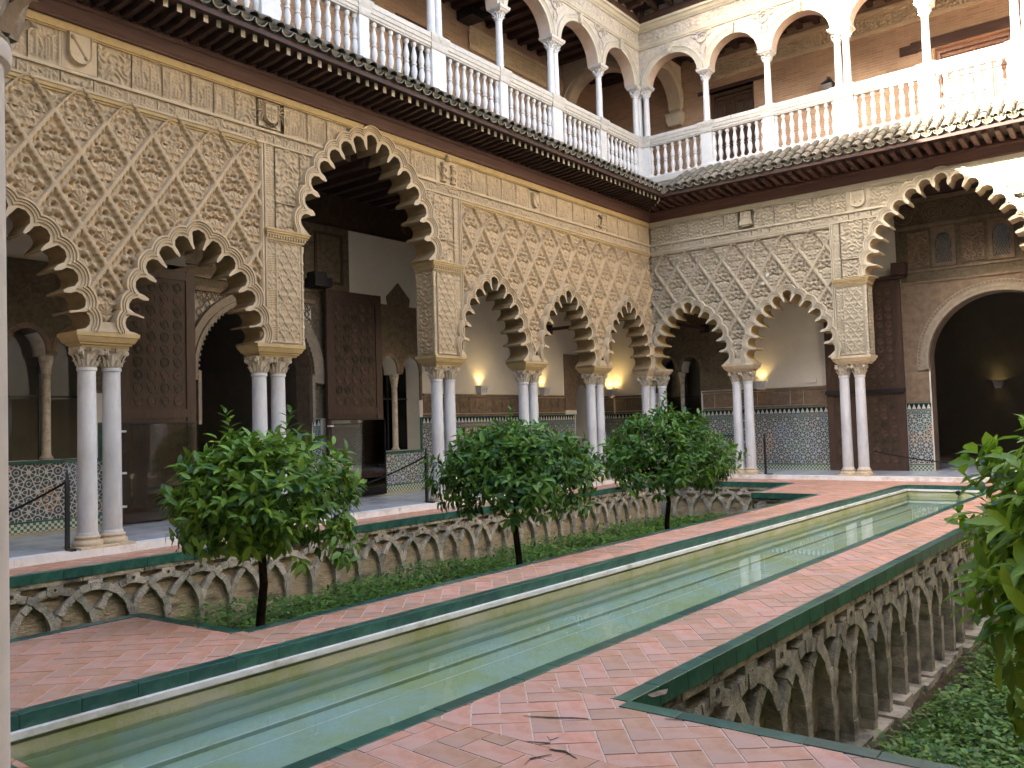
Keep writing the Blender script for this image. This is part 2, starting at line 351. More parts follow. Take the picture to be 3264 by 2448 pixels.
# ------------------------------------------------------------------ ground, pool, gardens
ZF = .09
def lerp(a, b, t): return a+(b-a)*t
def PL(y): return lerp(-4.87, -4.31, (y-1.5)/16.65)
def PR(y): return lerp(-3.11, -2.66, (y-1.5)/16.65)
pool = [(PL(1.6),1.6),(PR(1.6),1.6),(PR(18.15),18.15),(PL(18.15),18.15)]
gL = [(-9.66,1.7),(-6.68,1.7),(-6.70,3.57),(-5.43,3.66),(-5.24,15.6),(-6.45,15.58),(-6.6,18.08),(-9.66,18.08)]
gR = [(-.75,1.75),(2.25,1.75),(2.25,18.0),(-.6,18.0),(-.65,15.6),(-2.0,15.6),(-2.30,3.82),(-.75,3.84)]
walk = tag(bpy.data.objects.new('brick_walkway', None), kind='structure'); link(walk)
mb = MB(); plate(mb, [(-10.36,-1.5),(3,-1.5),(3,19.14),(-10.36,19.14)], [gL, gR, pool], -.0022)
mb.build('mortar_bed', m_mortar, walk)
def clip_convex(poly, reg):
    n = len(reg)
    for i in range(n):
        a, b = reg[i], reg[(i+1) % n]; out = []
        if not poly: return []
        def side(p): return (b[0]-a[0])*(p[1]-a[1])-(b[1]-a[1])*(p[0]-a[0])
        for k in range(len(poly)):
            p, q = poly[k], poly[(k+1) % len(poly)]; sp, sq = side(p), side(q)
            if sp >= 0: out.append(p)
            if (sp >= 0) != (sq >= 0):
                t = sp/(sp-sq); out.append((p[0]+(q[0]-p[0])*t, p[1]+(q[1]-p[1])*t))
        poly = out
    return poly
def area(p): return .5*sum(p[i][0]*p[(i+1)%len(p)][1]-p[(i+1)%len(p)][0]*p[i][1] for i in range(len(p)))
regs = [([(-10.35,.2),(-9.66,.2),(-9.66,19.13),(-10.35,19.13)], 43), ([(-9.66,.2),(3,.2),(3,1.65),(-9.66,1.65)], 43),
        ([(-6.69,1.65),(PL(1.65),1.65),(PL(3.6),3.6),(-6.69,3.6)], 43),
        ([(-5.43,3.6),(PL(3.6),3.6),(PL(15.6),15.6),(-5.24,15.6)], 40),
        ([(-6.5,15.6),(PL(15.6),15.6),(PL(18.15),18.15),(-6.6,18.15)], 40),
        ([(-9.66,18.15),(3,18.15),(3,19.13),(-9.66,19.13)], 40),
        ([(PR(3.1),3.1),(-.75,3.1),(-.75,3.83),(PR(3.83),3.83)], 40),
        ([(PR(1.65),1.65),(-.75,1.65),(-.75,3.1),(PR(3.1),3.1)], -4),
        ([(PR(3.83),3.83),(-2.30,3.83),(-2.0,15.6),(PR(15.6),15.6)], 40),
        ([(PR(15.6),15.6),(-.65,15.6),(-.65,18.15),(PR(18.15),18.15)], 40)]
TL = .292
tiles = []
for reg, ang in regs:
    ca, sa = math.cos(math.radians(ang)), math.sin(math.radians(ang))
    xs = [p[0] for p in reg]; ys = [p[1] for p in reg]; cx, cy = sum(xs)/4, sum(ys)/4
    R = max(math.hypot(p[0]-cx, p[1]-cy) for p in reg); w = TL/2; K = int(R/w)+4
    if R > 9: K = int(R/w*.75)+4
    for i in range(-K, K+1):
        for j in range(-K, K+1):
            h = (i-j) % 4                      # herringbone: each unit cell starts one half-tile
            if h == 0: q = (i*w, j*w, TL, w)
            elif h == 3: q = (i*w, j*w, w, TL)
            else: continue
            x0, y0 = q[0], q[1]
            px = cx+ca*(x0+q[2]/2)-sa*(y0+q[3]/2); py = cy+sa*(x0+q[2]/2)+ca*(y0+q[3]/2)
            if min((reg[(k+1)%4][0]-reg[k][0])*(py-reg[k][1])-(reg[(k+1)%4][1]-reg[k][1])*(px-reg[k][0]) for k in range(4)) < -.35*max(1, R*2): continue
            g = .0042
            loc = [(x0+g,y0+g),(x0+q[2]-g,y0+g),(x0+q[2]-g,y0+q[3]-g),(x0+g,y0+q[3]-g)]
            p = [(cx+ca*a-sa*b, cy+sa*a+ca*b) for a, b in loc]
            c = clip_convex(p, reg)
            if len(c) > 2 and area(c) > 3e-4:
                mx = sum(a for a, b in c)/len(c); my = sum(b for a, b in c)/len(c)
                tiles.append((math.hypot(mx, my), c, mx, my))
tiles.sort(key=lambda q: q[0])
def tile_into(mb, c, jz, cen=(0, 0)):
    mx = sum(a for a, b in c)/len(c); my = sum(b for a, b in c)/len(c); n = len(c)
    tx, ty = random.uniform(-.0015,.0015), random.uniform(-.0015,.0015)
    lo = [(a-cen[0], b-cen[1], -.006) for a, b in c]
    hi = [(mx+(a-mx)*.99-cen[0], my+(b-my)*.99-cen[1], jz+tx*(a-mx)*3+ty*(b-my)*3) for a, b in c]
    mb.add(lo+hi, [tuple(range(n, 2*n))]+[(k, (k+1)%n, n+(k+1)%n, n+k) for k in range(n)])
def visible_ground(x, y):
    d = Vector((x, y, -1.45)); z = d.dot(fw)
    if z <= .2: return False
    return abs(d.dot(rr)/z) < .62 and abs(d.dot(uu)/z) < .47
far = MB(); kpart = 0
for dist, c, mx, my in tiles:
    if kpart < 299 and visible_ground(mx, my):
        b = MB(); tile_into(b, c, random.uniform(0, .0025), (mx, my)); b.build('floor_tile', m_terra, walk, loc=(mx, my, 0)); kpart += 1
    else: tile_into(far, c, random.uniform(0, .0025))
tag(far.build('floor_tile_field', m_terra, walk), kind='stuff')
# gallery floors: marble slabs and the white edge stones
gal = tag(bpy.data.objects.new('gallery_floor', None), kind='structure'); link(gal)
mb = MB(); mb.box(-18,-10.55,-2,29.2,-.1,ZF-.012); mb.box(-10.55,3.5,19.33,29.2,-.1,ZF-.012); mb.build('floor_bed', m_mortar, gal)
slab = MB().loft(-.295,.295,-.295,.295,[(-.02,0),(-.002,0),(0,-.003)]).mesh('floor_slab', m_floor)
extra = MB()
for i in range(8):
    for j in range(36):
        x, y = -10.87-.6*i, 2.5+.6*j
        if i < 4 and j < 31: child('floor_slab', slab, gal, (x, y, ZF+random.uniform(-.001,.001)))
        else: extra.loft(x-.295,x+.295,y-.295,y+.295,[(ZF-.02,0),(ZF,0)])
for i in range(22):
    for j in range(10):
        x, y = -10.27+.6*i, 19.65+.6*j
        if i < 13 and j < 4: child('floor_slab', slab, gal, (x, y, ZF+random.uniform(-.001,.001)))
        else: extra.loft(x-.295,x+.295,y-.295,y+.295,[(ZF-.02,0),(ZF,0)])
tag(extra.build('floor_slab_field', m_floor, gal), kind='stuff')
for k in range(18):
    MB().box(-10.575,-10.345,1.05+k*1.0,2.046+k*1.0,-.02,ZF+.002).build('edge_stone', m_whitestone, gal)
for k in range(14):
    MB().box(-10.34+k*.95,-9.394+k*.95,19.125,19.345,-.02,ZF+.002).build('edge_stone', m_whitestone, gal)
# kerbs of green glazed tiles
kerb_me = MB().loft(-.158,.158,-.012,.085,[(-.10,0),(.0045,0),(.006,-.0015)]).mesh('kerb_tile', m_green)
def kerb(path, parent, closed=True, drop=0):
    n = len(path)
    for i in range(n if closed else n-1):
        a, b = Vector((*path[i], 0)), Vector((*path[(i+1)%n], 0)); L = (b-a).length; k = max(1, round(L/.32)); d = (b-a)/L
        nrm = Vector((d.y, -d.x, 0)); ang = math.atan2(d.y, d.x)
        for q in range(k):
            p = a+d*(L*(q+.5)/k)
            if p.x > 1.2 or p.y < 0: continue
            # local +y points away from the void
            child('kerb_tile', kerb_me, parent, (p.x, p.y, drop+random.uniform(-.0015,.0015)), (0, 0, ang+PI), (L/k/.32, 1, 1))
def frame_line(p0, p1):
    d = Vector((p1[0]-p0[0], p1[1]-p0[1], 0)).normalized(); n = d.cross(Vector((0,0,1)))
    return Matrix(((d.x,0,n.x,p0[0]),(d.y,0,n.y,p0[1]),(0,1,0,0),(0,0,0,1)))
# pool
poolo = tag(bpy.data.objects.new('pool', None), kind='structure'); link(poolo)
kerb([pool[0],pool[1],pool[2],pool[3]], poolo)
mb = MB(); zb = -.40
mb.add([(p[0],p[1],zb) for p in pool], [(0,1,2,3)])
mb.build('pool_bed', m_pool, poolo)
def inset(off): return [(PL(1.6)+off,1.6+off),(PR(1.6)-off,1.6+off),(PR(18.15)-off,18.15-off),(PL(18.15)+off,18.15-off)]
def ring(mb, o0, o1, z0, z1):
    """solid rectangular ring between two insets"""
    A, B = inset(o0), inset(o1); vs = [(p[0],p[1],z1) for p in A]+[(p[0],p[1],z1) for p in B]+[(p[0],p[1],z0) for p in A]+[(p[0],p[1],z0) for p in B]
    fs = []
    for k in range(4):
        j = (k+1) % 4
        fs += [(k,j,4+j,4+k), (8+j,8+k,12+k,12+j), (4+k,4+j,12+j,12+k)]
    mb.add(vs, fs)
mb = MB(); ring(mb, -.01, .055, -.108, -.072); mb.build('marble_ledge', m_whitestone, poolo)
mb = MB(); ring(mb, -.02, .0, -.135, -.10); ring(mb, -.02, .035, -.235, -.135); mb.build('basin_wall', m_algae, poolo)
mb = MB(); ring(mb, -.02, .05, -.5, -.235); ring(mb, 0, .30, -.5, -.375); mb.build('basin_step', m_pool, poolo)
o = MB().add([(p[0],p[1],-.205) for p in inset(.02)], [(0,1,2,3)]).build('water', m_water); tag(o, kind='structure')
for off in (.28, .47):
    mb = MB(); ring(mb, off, off+.008, -.41, -.3742 if off < .4 else -.3988); mb.build('basin_seam', m_whitestone, poolo)
# cracks in the near paving
for pts in (((-2.40,3.10),(-2.30,3.14),(-2.26,3.08),(-2.19,3.10),(-2.10,3.06)),((-2.62,3.36),(-2.50,3.41),(-2.40,3.47),(-2.33,3.50)),((-2.02,3.70),(-1.93,3.74)),((-2.22,3.04),(-2.27,2.95),(-2.25,2.88)),((-2.36,3.20),(-2.32,3.17),(-2.31,3.22))):
    mb = MB(); L_ = []; R_ = []
    for i, (x, y) in enumerate(pts):
        w_ = .0035+.006*random.random()*(0 < i < len(pts)-1); L_.append((x-w_*.6, y+w_, .0042)); R_.append((x+w_*.6, y-w_, .0042))
    mb.grid([L_, R_]); mb.build('paving_crack', m_soil, walk)
sp = thing('water_spout', 'small dark round water inlet in the far end wall of the pool', 'spout', loc=(-3.35,18.11,-.12))
MB().lathe([(.03,0),(.045,0),(.045,.05),(.03,.05)], 12, cap=False).build('pipe', m_metal, sp).rotation_euler = (PI/2,0,0)
MB().lathe([(.029,.012),(.0,.012)], 12, cap=False).build('bore', m_metal, sp).rotation_euler = (PI/2,0,0)
# sunken gardens: soil, walls with interlaced arches
SOIL = {'L': -1.0, 'R': -1.36}
for nm, g, z in (('garden_soil', gL, SOIL['L']), ('garden_soil', gR, SOIL['R'])):
    xs = [p[0] for p in g]; ys = [p[1] for p in g]; rows = []
    for i in range(50):
        x = lerp(min(xs)-.1, max(xs)+.1, i/49)
        rows.append([(x, lerp(min(ys)-.1, max(ys)+.1, j/89), z+random.uniform(-.03,.03)) for j in range(90)])
    tag(MB().grid(rows).build(nm, m_soil, smooth=True), kind='structure')
    mb = MB()
    loop = [(p[0], p[1]) for p in g]
    for k_ in range(len(loop)):
        if k_ in ((4,6,7) if g is gL else (5,)): continue
        a_, b_ = loop[k_], loop[(k_+1)%len(loop)]; mb.grid([[(a_[0],a_[1],-.004),(b_[0],b_[1],-.004)],[(a_[0],a_[1],z-.2),(b_[0],b_[1],z-.2)]])
    tag(mb.build('garden_retaining_wall', m_gbrick), kind='structure')
def voussoir_arch(mb, uc, half, apex, foot, band, w0, w1):
    ri = half-band/2; ro = half+band/2; cv = apex-ro
    pts = [(-1, foot, 0)]; A = []
    n = 13
    for k in range(n+1):
        a = math.radians(180-180*k/n); A.append((math.cos(a), math.sin(a)))
    sq = 1.12                                   # a slightly raised (pointed) curve
    def P(k, r): c, s_ = A[k]; return (uc+r*c, cv+r*s_*sq+ (0 if s_ > .02 else 0))
    for k in range(n):
        j = random.uniform(-.009,.009); g = .012
        a, b, c, d = P(k, ri+j), P(k+1, ri+j*.5), P(k+1, ro+j), P(k, ro+j*.6)
        mxu = (a[0]+b[0]+c[0]+d[0])/4; mxv = (a[1]+b[1]+c[1]+d[1])/4
        q = [(mxu+(p[0]-mxu)*.985, mxv+(p[1]-mxv)*.97) for p in (a, b, c, d)]
        mb.prism(q[::-1] if area(q) < 0 else q, w0, w1+random.uniform(-.016,.006))
    v = cv
    while v > foot:
        hgt = random.uniform(.09,.15)
        for sgn in (-1, 1):
            u0 = uc+sgn*half; bw = band/2+random.uniform(-.006,.006)
            mb.box(u0-bw, u0+bw, v-hgt+.002, v, w0, w1+random.uniform(-.008,.006))
        v -= hgt
def arch_wall(name, label, p0, p1, pitch, apex, foot, off=0, band=.075, dep=.1):
    M4 = frame_line(p0, p1); M4.translation -= Vector((M4[0][2], M4[1][2], 0))*(dep-.004); L = math.hypot(p1[0]-p0[0], p1[1]-p0[1])
    r = thing('garden_wall', label, 'wall', M4)
    MB().box(0, L, foot-.3, -.09, -.2, .012).build('brick_backing', m_gbrick, r)
    mb = MB(); u = 0
    while u < L-.02:
        l = min(random.uniform(.5,.9), L-u); mb.box(u+.004, u+l-.004, -.150+random.uniform(-.006,.006), -.085, -.1, dep+random.uniform(-.010,.002)); u += l
    mb.build('capping_course', m_stone, r)
    k = 0; u = off
    while u < L+pitch:
        if 0 < u < L:
            mb = MB(); voussoir_arch(mb, u, pitch, apex, foot, band, .0, dep-.012 if k % 2 else dep)
            # keep the arches inside the wall's length
            keep = [all(-.02 < mb.v[i][0] < L+.02 for i in f) for f in mb.f]
            mb.f = [f for f, q in zip(mb.f, keep) if q]
            mb.build('arch_rib', m_voussoir, r)
            mb = MB(); s_ = pitch*.19; top = -.155; bot = apex-.02
            h = random.uniform(-.008,.008)
            mb.box(u-s_+h, u+s_+h, bot, top, .0, dep-.006)
            st = mb.build('stud_block', m_voussoir, r)
            MB().lathe([(.018,dep-.05),(.018,dep),(.026,dep),(.026,dep-.05)], 10, (u, (top+bot)/2+.006, .0), cap=False).build('drain_pipe', m_stone, r)
            MB().lathe([(.018,dep-.003),(0,dep-.003)], 10, (u, (top+bot)/2+.006, 0), cap=False).build('dark_bore_disc', m_soil, r)  # dark disc just inside the mouth stands in for the shaded hole
        k += 1; u += pitch
    return r
wl = arch_wall('w', 'long stone wall of interlaced arches under the left arcade, behind the orange trees', (-9.66,1.7), (-9.66,18.08), .438, -.245, -1.1, off=.30)
wf = arch_wall('w', 'short grey far wall of interlaced arches closing the left sunken garden', (-9.66,18.08), (-6.6,18.08), .438, -.245, -1.1, off=.25)
wn_ = arch_wall('w', 'short blackened wall stub of interlaced arches right of the third orange tree', (-6.45,15.59), (-5.24,15.6), .438, -.245, -1.1, off=.2)
wr = arch_wall('w', 'deep stone wall of tall interlaced arches along the right sunken garden, in the foreground', (-2.30,3.83), (-2.0,15.6), .497, -.265, -1.34, off=.52, band=.095, dep=.13)
mb = MB(); u = .1
while u < 11.5:
    l = random.uniform(.2,.45); mb.box(u, u+l-.02, -1.45, -1.27+random.uniform(-.04,.03), 0, random.uniform(.15,.24)); u += l
mb.build('rubble_footing', m_voussoir, wr)
kl = thing('kerb', 'dark green glazed tile kerb round the left sunken garden', 'kerb', loc=(0,0,0)); kerb(gL, kl)
kr = thing('kerb', 'dark green glazed tile kerb round the right sunken garden, chipped at its near corner', 'kerb', loc=(0,0,0)); kerb(gR, kr)
# chip of broken terracotta at the corner of the right garden
mb = MB(); mb.add([(-2.28,3.93,.004),(-2.20,3.90,.004),(-2.13,4.0,.012),(-2.17,4.08,.03),(-2.24,4.05,.004),(-2.2,3.98,.05),(-2.2,3.98,-.02)],
                  [(0,1,5),(1,2,5),(2,3,5),(3,4,5),(4,0,5),(1,0,6),(2,1,6),(3,2,6),(4,3,6),(0,4,6)])
mb.v = [(-2.215+(x+2.2)*.55+.0, 4.0+(y-3.98)*.8, .008+z*.35) for x, y, z in mb.v]
tag(mb.build('broken_tile', m_frieze), 'small broken shard of terracotta lying on the near corner of the right green kerb', 'tile shard')
# ------------------------------------------------------------------ carved arcades
XW, YW, T = -10.37, 19.18, .45
VB = 2.73
def lobes_small(dv):
    C = [(0,4.235),(.235,4.115),(.455,3.945),(.64,3.745),(.78,3.49),(.868,3.21),(.915,2.93)]
    return [(u, v+dv*(1 if v > 3 else .5)) for u, v in C]
LOB_A = lobes_small(-.125); LOB_B = lobes_small(.0)
LOB_BIG = [(0,6.237),(.281,6.145),(.54,5.995),(.78,5.80),(.985,5.57),(1.16,5.29),(1.283,4.985),(1.365,4.65)]
LOB_BIGE = [(0,6.26),(.31,6.19),(.575,6.05),(.825,5.85),(1.03,5.625),(1.205,5.38),(1.335,5.11),(1.42,4.81),(1.465,4.53)]
class Arch:
    """cusped arch: right-hand lobe centres mirrored about uc"""
    def __init__(s, uc, lob, base, r0, half, dep):
        s.uc, s.base, s.half = uc, base, half
        R = [Vector((u, v)) for u, v in lob]; s.C = [Vector((-c.x, c.y)) for c in R[:0:-1]]+R
        n = len(s.C); s.r0 = r0
        d = max((s.C[i+1]-s.C[i]).length for i in range(n-1)); s.hd = d/2+.006
        s.cusp = []
        for i in range(n-1):
            mid = (s.C[i]+s.C[i+1])/2; e = (s.C[i+1]-s.C[i]).normalized(); nin = Vector((e.y, -e.x))   # inwards (down at the crown)
            s.cusp.append((mid+nin*dep, e, nin))
    def ringpts(s, r, N=9):
        out = []; n = len(s.C)
        for i, c in enumerate(s.C):
            def bnd(j):
                a, b = (s.C[j], s.C[j+1]); mid = (a+b)/2; e = (b-a).normalized(); no = Vector((-e.y, e.x)); h = (b-a).length/2
                q = mid+no*math.sqrt(max(r*r-h*h, 1e-6)) - c; return math.atan2(q.y, q.x)
            a1 = bnd(i-1) if i > 0 else None; a0 = bnd(i) if i < n-1 else None
            if a1 is None: a1 = math.radians(215)
            if a0 is None: a0 = math.radians(-35)
            while a1 < a0: a1 += 2*PI
            pts = [(s.uc+c.x+r*math.cos(a1+(a0-a1)*k/(N-1)), c.y+r*math.sin(a1+(a0-a1)*k/(N-1))) for k in range(N)]
            if i == 0: pts = [(pts[0][0], s.base)]+pts
            if i == n-1: pts = pts+[(pts[-1][0], s.base)]
            out += pts
        return out
    def inner(s, N=9):
        out = []; n = len(s.C); tw = .013
        for i, c in enumerate(s.C):
            if i > 0: e = (s.C[i-1]-c).normalized(); a1 = math.atan2(e.y, e.x)+math.radians(20)
            else: a1 = math.radians(238)
            if i < n-1: e = (s.C[i+1]-c).normalized(); a0 = math.atan2(e.y, e.x)-math.radians(20)
            else: a0 = math.radians(-58)
            while a1 < a0: a1 += 2*PI
            arc = [(s.uc+c.x+s.r0*math.cos(a1+(a0-a1)*k/(N-3)), c.y+s.r0*math.sin(a1+(a0-a1)*k/(N-3))) for k in range(N-2)]
            if i > 0: K, e, ni = s.cusp[i-1]; p0 = (s.uc+K.x+e.x*tw, K.y+e.y*tw)
            else: p0 = (s.uc+c.x+.045, s.base+.012)
            if i < n-1: K, e, ni = s.cusp[i]; p1 = (s.uc+K.x-e.x*tw, K.y-e.y*tw)
            else: p1 = (s.uc+c.x-.045, s.base+.012)
            pts = [p0]+arc+[p1]
            if i == 0: pts = [(p0[0], s.base)]+pts
            if i == n-1: pts = pts+[(p1[0], s.base)]
            out += pts
        return out
    def hole(s, extra=.03): return s.ringpts(s.hd+extra)
    def poly(s, extra=.035): return s.ringpts(s.hd+extra)+[]
    def build(s, root, mat, msoff):
        h = s.hd; inn = s.inner()
        prof = [(None,.022),(h,.026),(h+.004,.046),(h+.018,.05),(h+.022,.032),(h+.036,.032),(h+.040,.055),(h+.052,.055),(h+.056,.03),(h+.070,.036),(h+.074,.062),(h+.096,.064),(h+.104,-.05)]
        rows = []
        for r, w in prof:
            p = inn if r is None else s.ringpts(r); rows.append([(a, b, w) for a, b in p])
        mb = MB(); mb.grid(rows[::-1]); o = mb.build('arch_moulding', mat, root, smooth=True)
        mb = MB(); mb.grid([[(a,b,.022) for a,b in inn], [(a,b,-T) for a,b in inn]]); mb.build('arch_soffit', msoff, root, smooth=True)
        # rear face of the arch
        mb = MB(); mb.grid([[(a,b,-T) for a,b in inn], [(a,b,-T) for a,b in s.ringpts(h+.05)]]); mb.build('rear_rim', mat, root)
def sm(x, a, b):
    t = np.clip((x-a)/(b-a), 0, 1); return t*t*(3-2*t)
def g2(x, y, cx, cy, r): return np.exp(-((x-cx)**2+(y-cy)**2)/(r*r))
def bud(x, y, cx, cy, r): return np.sqrt(np.clip(1-((x-cx)**2+(y-cy)**2)/(r*r), 0, 1))
def ringr(x, y, cx, cy, R, wd): return np.exp(-((np.hypot(x-cx, y-cy)-R)/wd)**2)
def floral(x, y, typ):
    ax = np.abs(x); h = np.zeros_like(x)
    if typ == 0:
        for cx, cy, r, k in ((.058,.11,.036,.045),(.150,-.005,.036,.045),(.0,.245,.026,.022),(.085,-.165,.026,.022),(.0,.035,.024,.02)): h += k*bud(ax, y, cx, cy, r)
        for cx, cy, R in ((.07,.03,.048),(.115,.075,.055),(.05,-.225,.05),(.125,-.085,.045)): h += .020*ringr(ax, y, cx, cy, R, .012)
        sx, sy, sr = 0, -.125, .066
        pits = ((.024,.175,.019),(.105,.055,.016),(.026,-.025,.018),(.075,-.045,.016),(.118,-.055,.017),(.045,-.285,.014),(.178,.05,.014),(.012,.085,.013),(.19,-.05,.013),(.10,.16,.014))
    else:
        for cx, cy, r, k in ((.065,.125,.042,.055),(.155,-.02,.042,.055),(.0,.035,.026,.025)): h += k*bud(ax, y, cx, cy, r)
        for cx, cy, R in ((.075,.03,.06),(.0,.21,.055),(.06,-.23,.055)): h += .022*ringr(ax, y, cx, cy, R, .014)
        sx, sy, sr = 0, -.08, .088
        pits = ((.0,.215,.022),(.038,.075,.022),(.11,.055,.022),(.11,-.1,.022),(.04,-.25,.022),(.095,-.19,.02),(.195,-.07,.018),(.0,-.32,.018))
    rr_ = np.hypot(x-sx, y-sy); th = np.arctan2(x-sx, y-sy+.055)
    h += np.where(rr_ < sr, .022+.009*np.cos(th*12)-.012*(rr_/sr)**2, 0)
    for cx, cy, r in pits: h -= .065*g2(ax, y, cx, cy, r)
    return h+.0035*np.sin(x*70+2*np.sin(y*43))*np.sin(y*61+2*np.sin(ax*50))
def lozenge(a, b, n, typ, top=None):
    s, t = np.meshgrid(np.linspace(0, 1, n), np.linspace(0, 1, n), indexing='ij')
    u = (s-t)*a; v = (s+t-1)*b
    hh = 2*a*b/math.hypot(a, b)
    dlow = np.minimum(s, t)*hh
    du1 = (1-s)*hh; du2 = (1-t)*hh
    sc = .020
    e1 = du1-sc*np.abs(np.sin(PI*6.5*t)); e2 = du2-sc*np.abs(np.sin(PI*6.5*s))
    dup = np.minimum(e1, e2)
    field = -.06+1.1*floral(u, v, typ)
    ribl = 1-sm(dlow, .022, .034); ribu = 1-sm(dup, .018, .028)
    st = 1-sm(dup, .036, .046)                 # second, lower step inside the upper ribs
    H = np.maximum(field, -.12)
    H = H*(1-st)+np.maximum(H, -.035)*st
    rib = np.maximum(ribl, ribu); dd = np.minimum(dlow, np.minimum(du1, du2))
    H = H*(1-rib)+rib*(.004-.012*np.clip(dd/.04, 0, 1)**2)
    if top is not None:                          # blunt ogival head in the top row
        k = np.clip(v/b, 0, 1)
        v = np.where(v > 0, top*(1-(1-k)**1.28), v); H = H+.026*np.clip((v/top-.55)/.3, 0, 1)
    return u, v, H
def strokes(seed, w, h):
    """angular kufic-like letters: tall stems on a base line with small loops"""
    r = np.random.RandomState(seed); out = []; x = .035
    while x < w-.035:
        kind = r.randint(5)
        if kind < 2:
            out.append((x, .14*h, x, h*r.uniform(.72,.93)))
            if r.rand() < .5: out.append((x, out[-1][3], x+.022, out[-1][3]-.02))
            x += r.uniform(.034,.05)
        elif kind == 2: out += [(x,.14*h,x+.075,.14*h),(x+.075,.14*h,x+.075,.42*h),(x+.075,.42*h,x+.03,.42*h),(x+.03,.42*h,x+.03,.14*h)]; x += .105
        elif kind == 3: out += [(x,.14*h,x+.06,.14*h),(x+.06,.14*h,x+.06,.86*h),(x+.06,.86*h,x+.02,.70*h)]; x += .09
        else: out += [(x,.62*h,x+.045,.36*h),(x+.045,.36*h,x+.01,.14*h)]; x += .075
    return [(min(a,w-.03),b_,min(c,w-.03),d) for a,b_,c,d in out]
def relief(style, X, Y, w, h, seed):
    """X, Y from the panel's lower left corner"""
    r = np.random.RandomState(seed); H = np.zeros_like(X)
    if style == 'script':
        for x0, y0, x1, y1 in strokes(seed, w, h):
            dx, dy = x1-x0, y1-y0; L2 = dx*dx+dy*dy+1e-9
            t = np.clip(((X-x0)*dx+(Y-y0)*dy)/L2, 0, 1)
            d = np.hypot(X-x0-t*dx, Y-y0-t*dy); H = np.maximum(H, .026*(1-sm(d, .008, .013)))
        p = r.uniform(0, 6, 4)
        f = np.sin(58*X+2.4*np.sin(34*Y+p[0])+p[1])*np.sin(62*Y+2.4*np.sin(37*X+p[2])+p[3])
        H = np.maximum(H, .012*sm(f, .1, .3))
    elif style == 'floral':
        p = r.uniform(0, 6, 2); xx = np.abs(X-w/2)
        f = np.sin(36*xx+2.4*np.sin(24*Y+p[0]))*np.sin(34*Y+2.4*np.sin(26*xx+p[1]))
        H = .026*sm(f, -.05, .2)
    elif style == 'net':
        px, py = .17, .27
        q = X/px; s_ = Y/py
        a1 = q+.25*np.sin(2*PI*s_); a2 = q-.25*np.sin(2*PI*s_)+.5
        d = np.minimum(np.abs(a1-np.round(a1)), np.abs(a2-np.round(a2)))*px
        f = np.sin(75*X)*np.sin(62*Y+2*np.sin(75*X))
        H = np.maximum(.02*(1-sm(d, .008, .014)), .010*sm(f, .1, .4))
    elif style == 'bars':
        s_ = (Y+.006*np.sin(40*X))/.034
        f = np.abs(s_-np.floor(s_)-.5)
        blk = np.floor(Y/.26).astype(int) % 2
        f2 = np.sin(70*Y+3*np.sin(40*X))*np.sin(60*X)
        H = .014*np.where(blk == 0, 1-sm(f, .2, .3), sm(f2, 0, .3))
    bd = np.minimum(np.minimum(X, w-X), np.minimum(Y, h-Y))
    return np.where(bd < .012, .020, H)
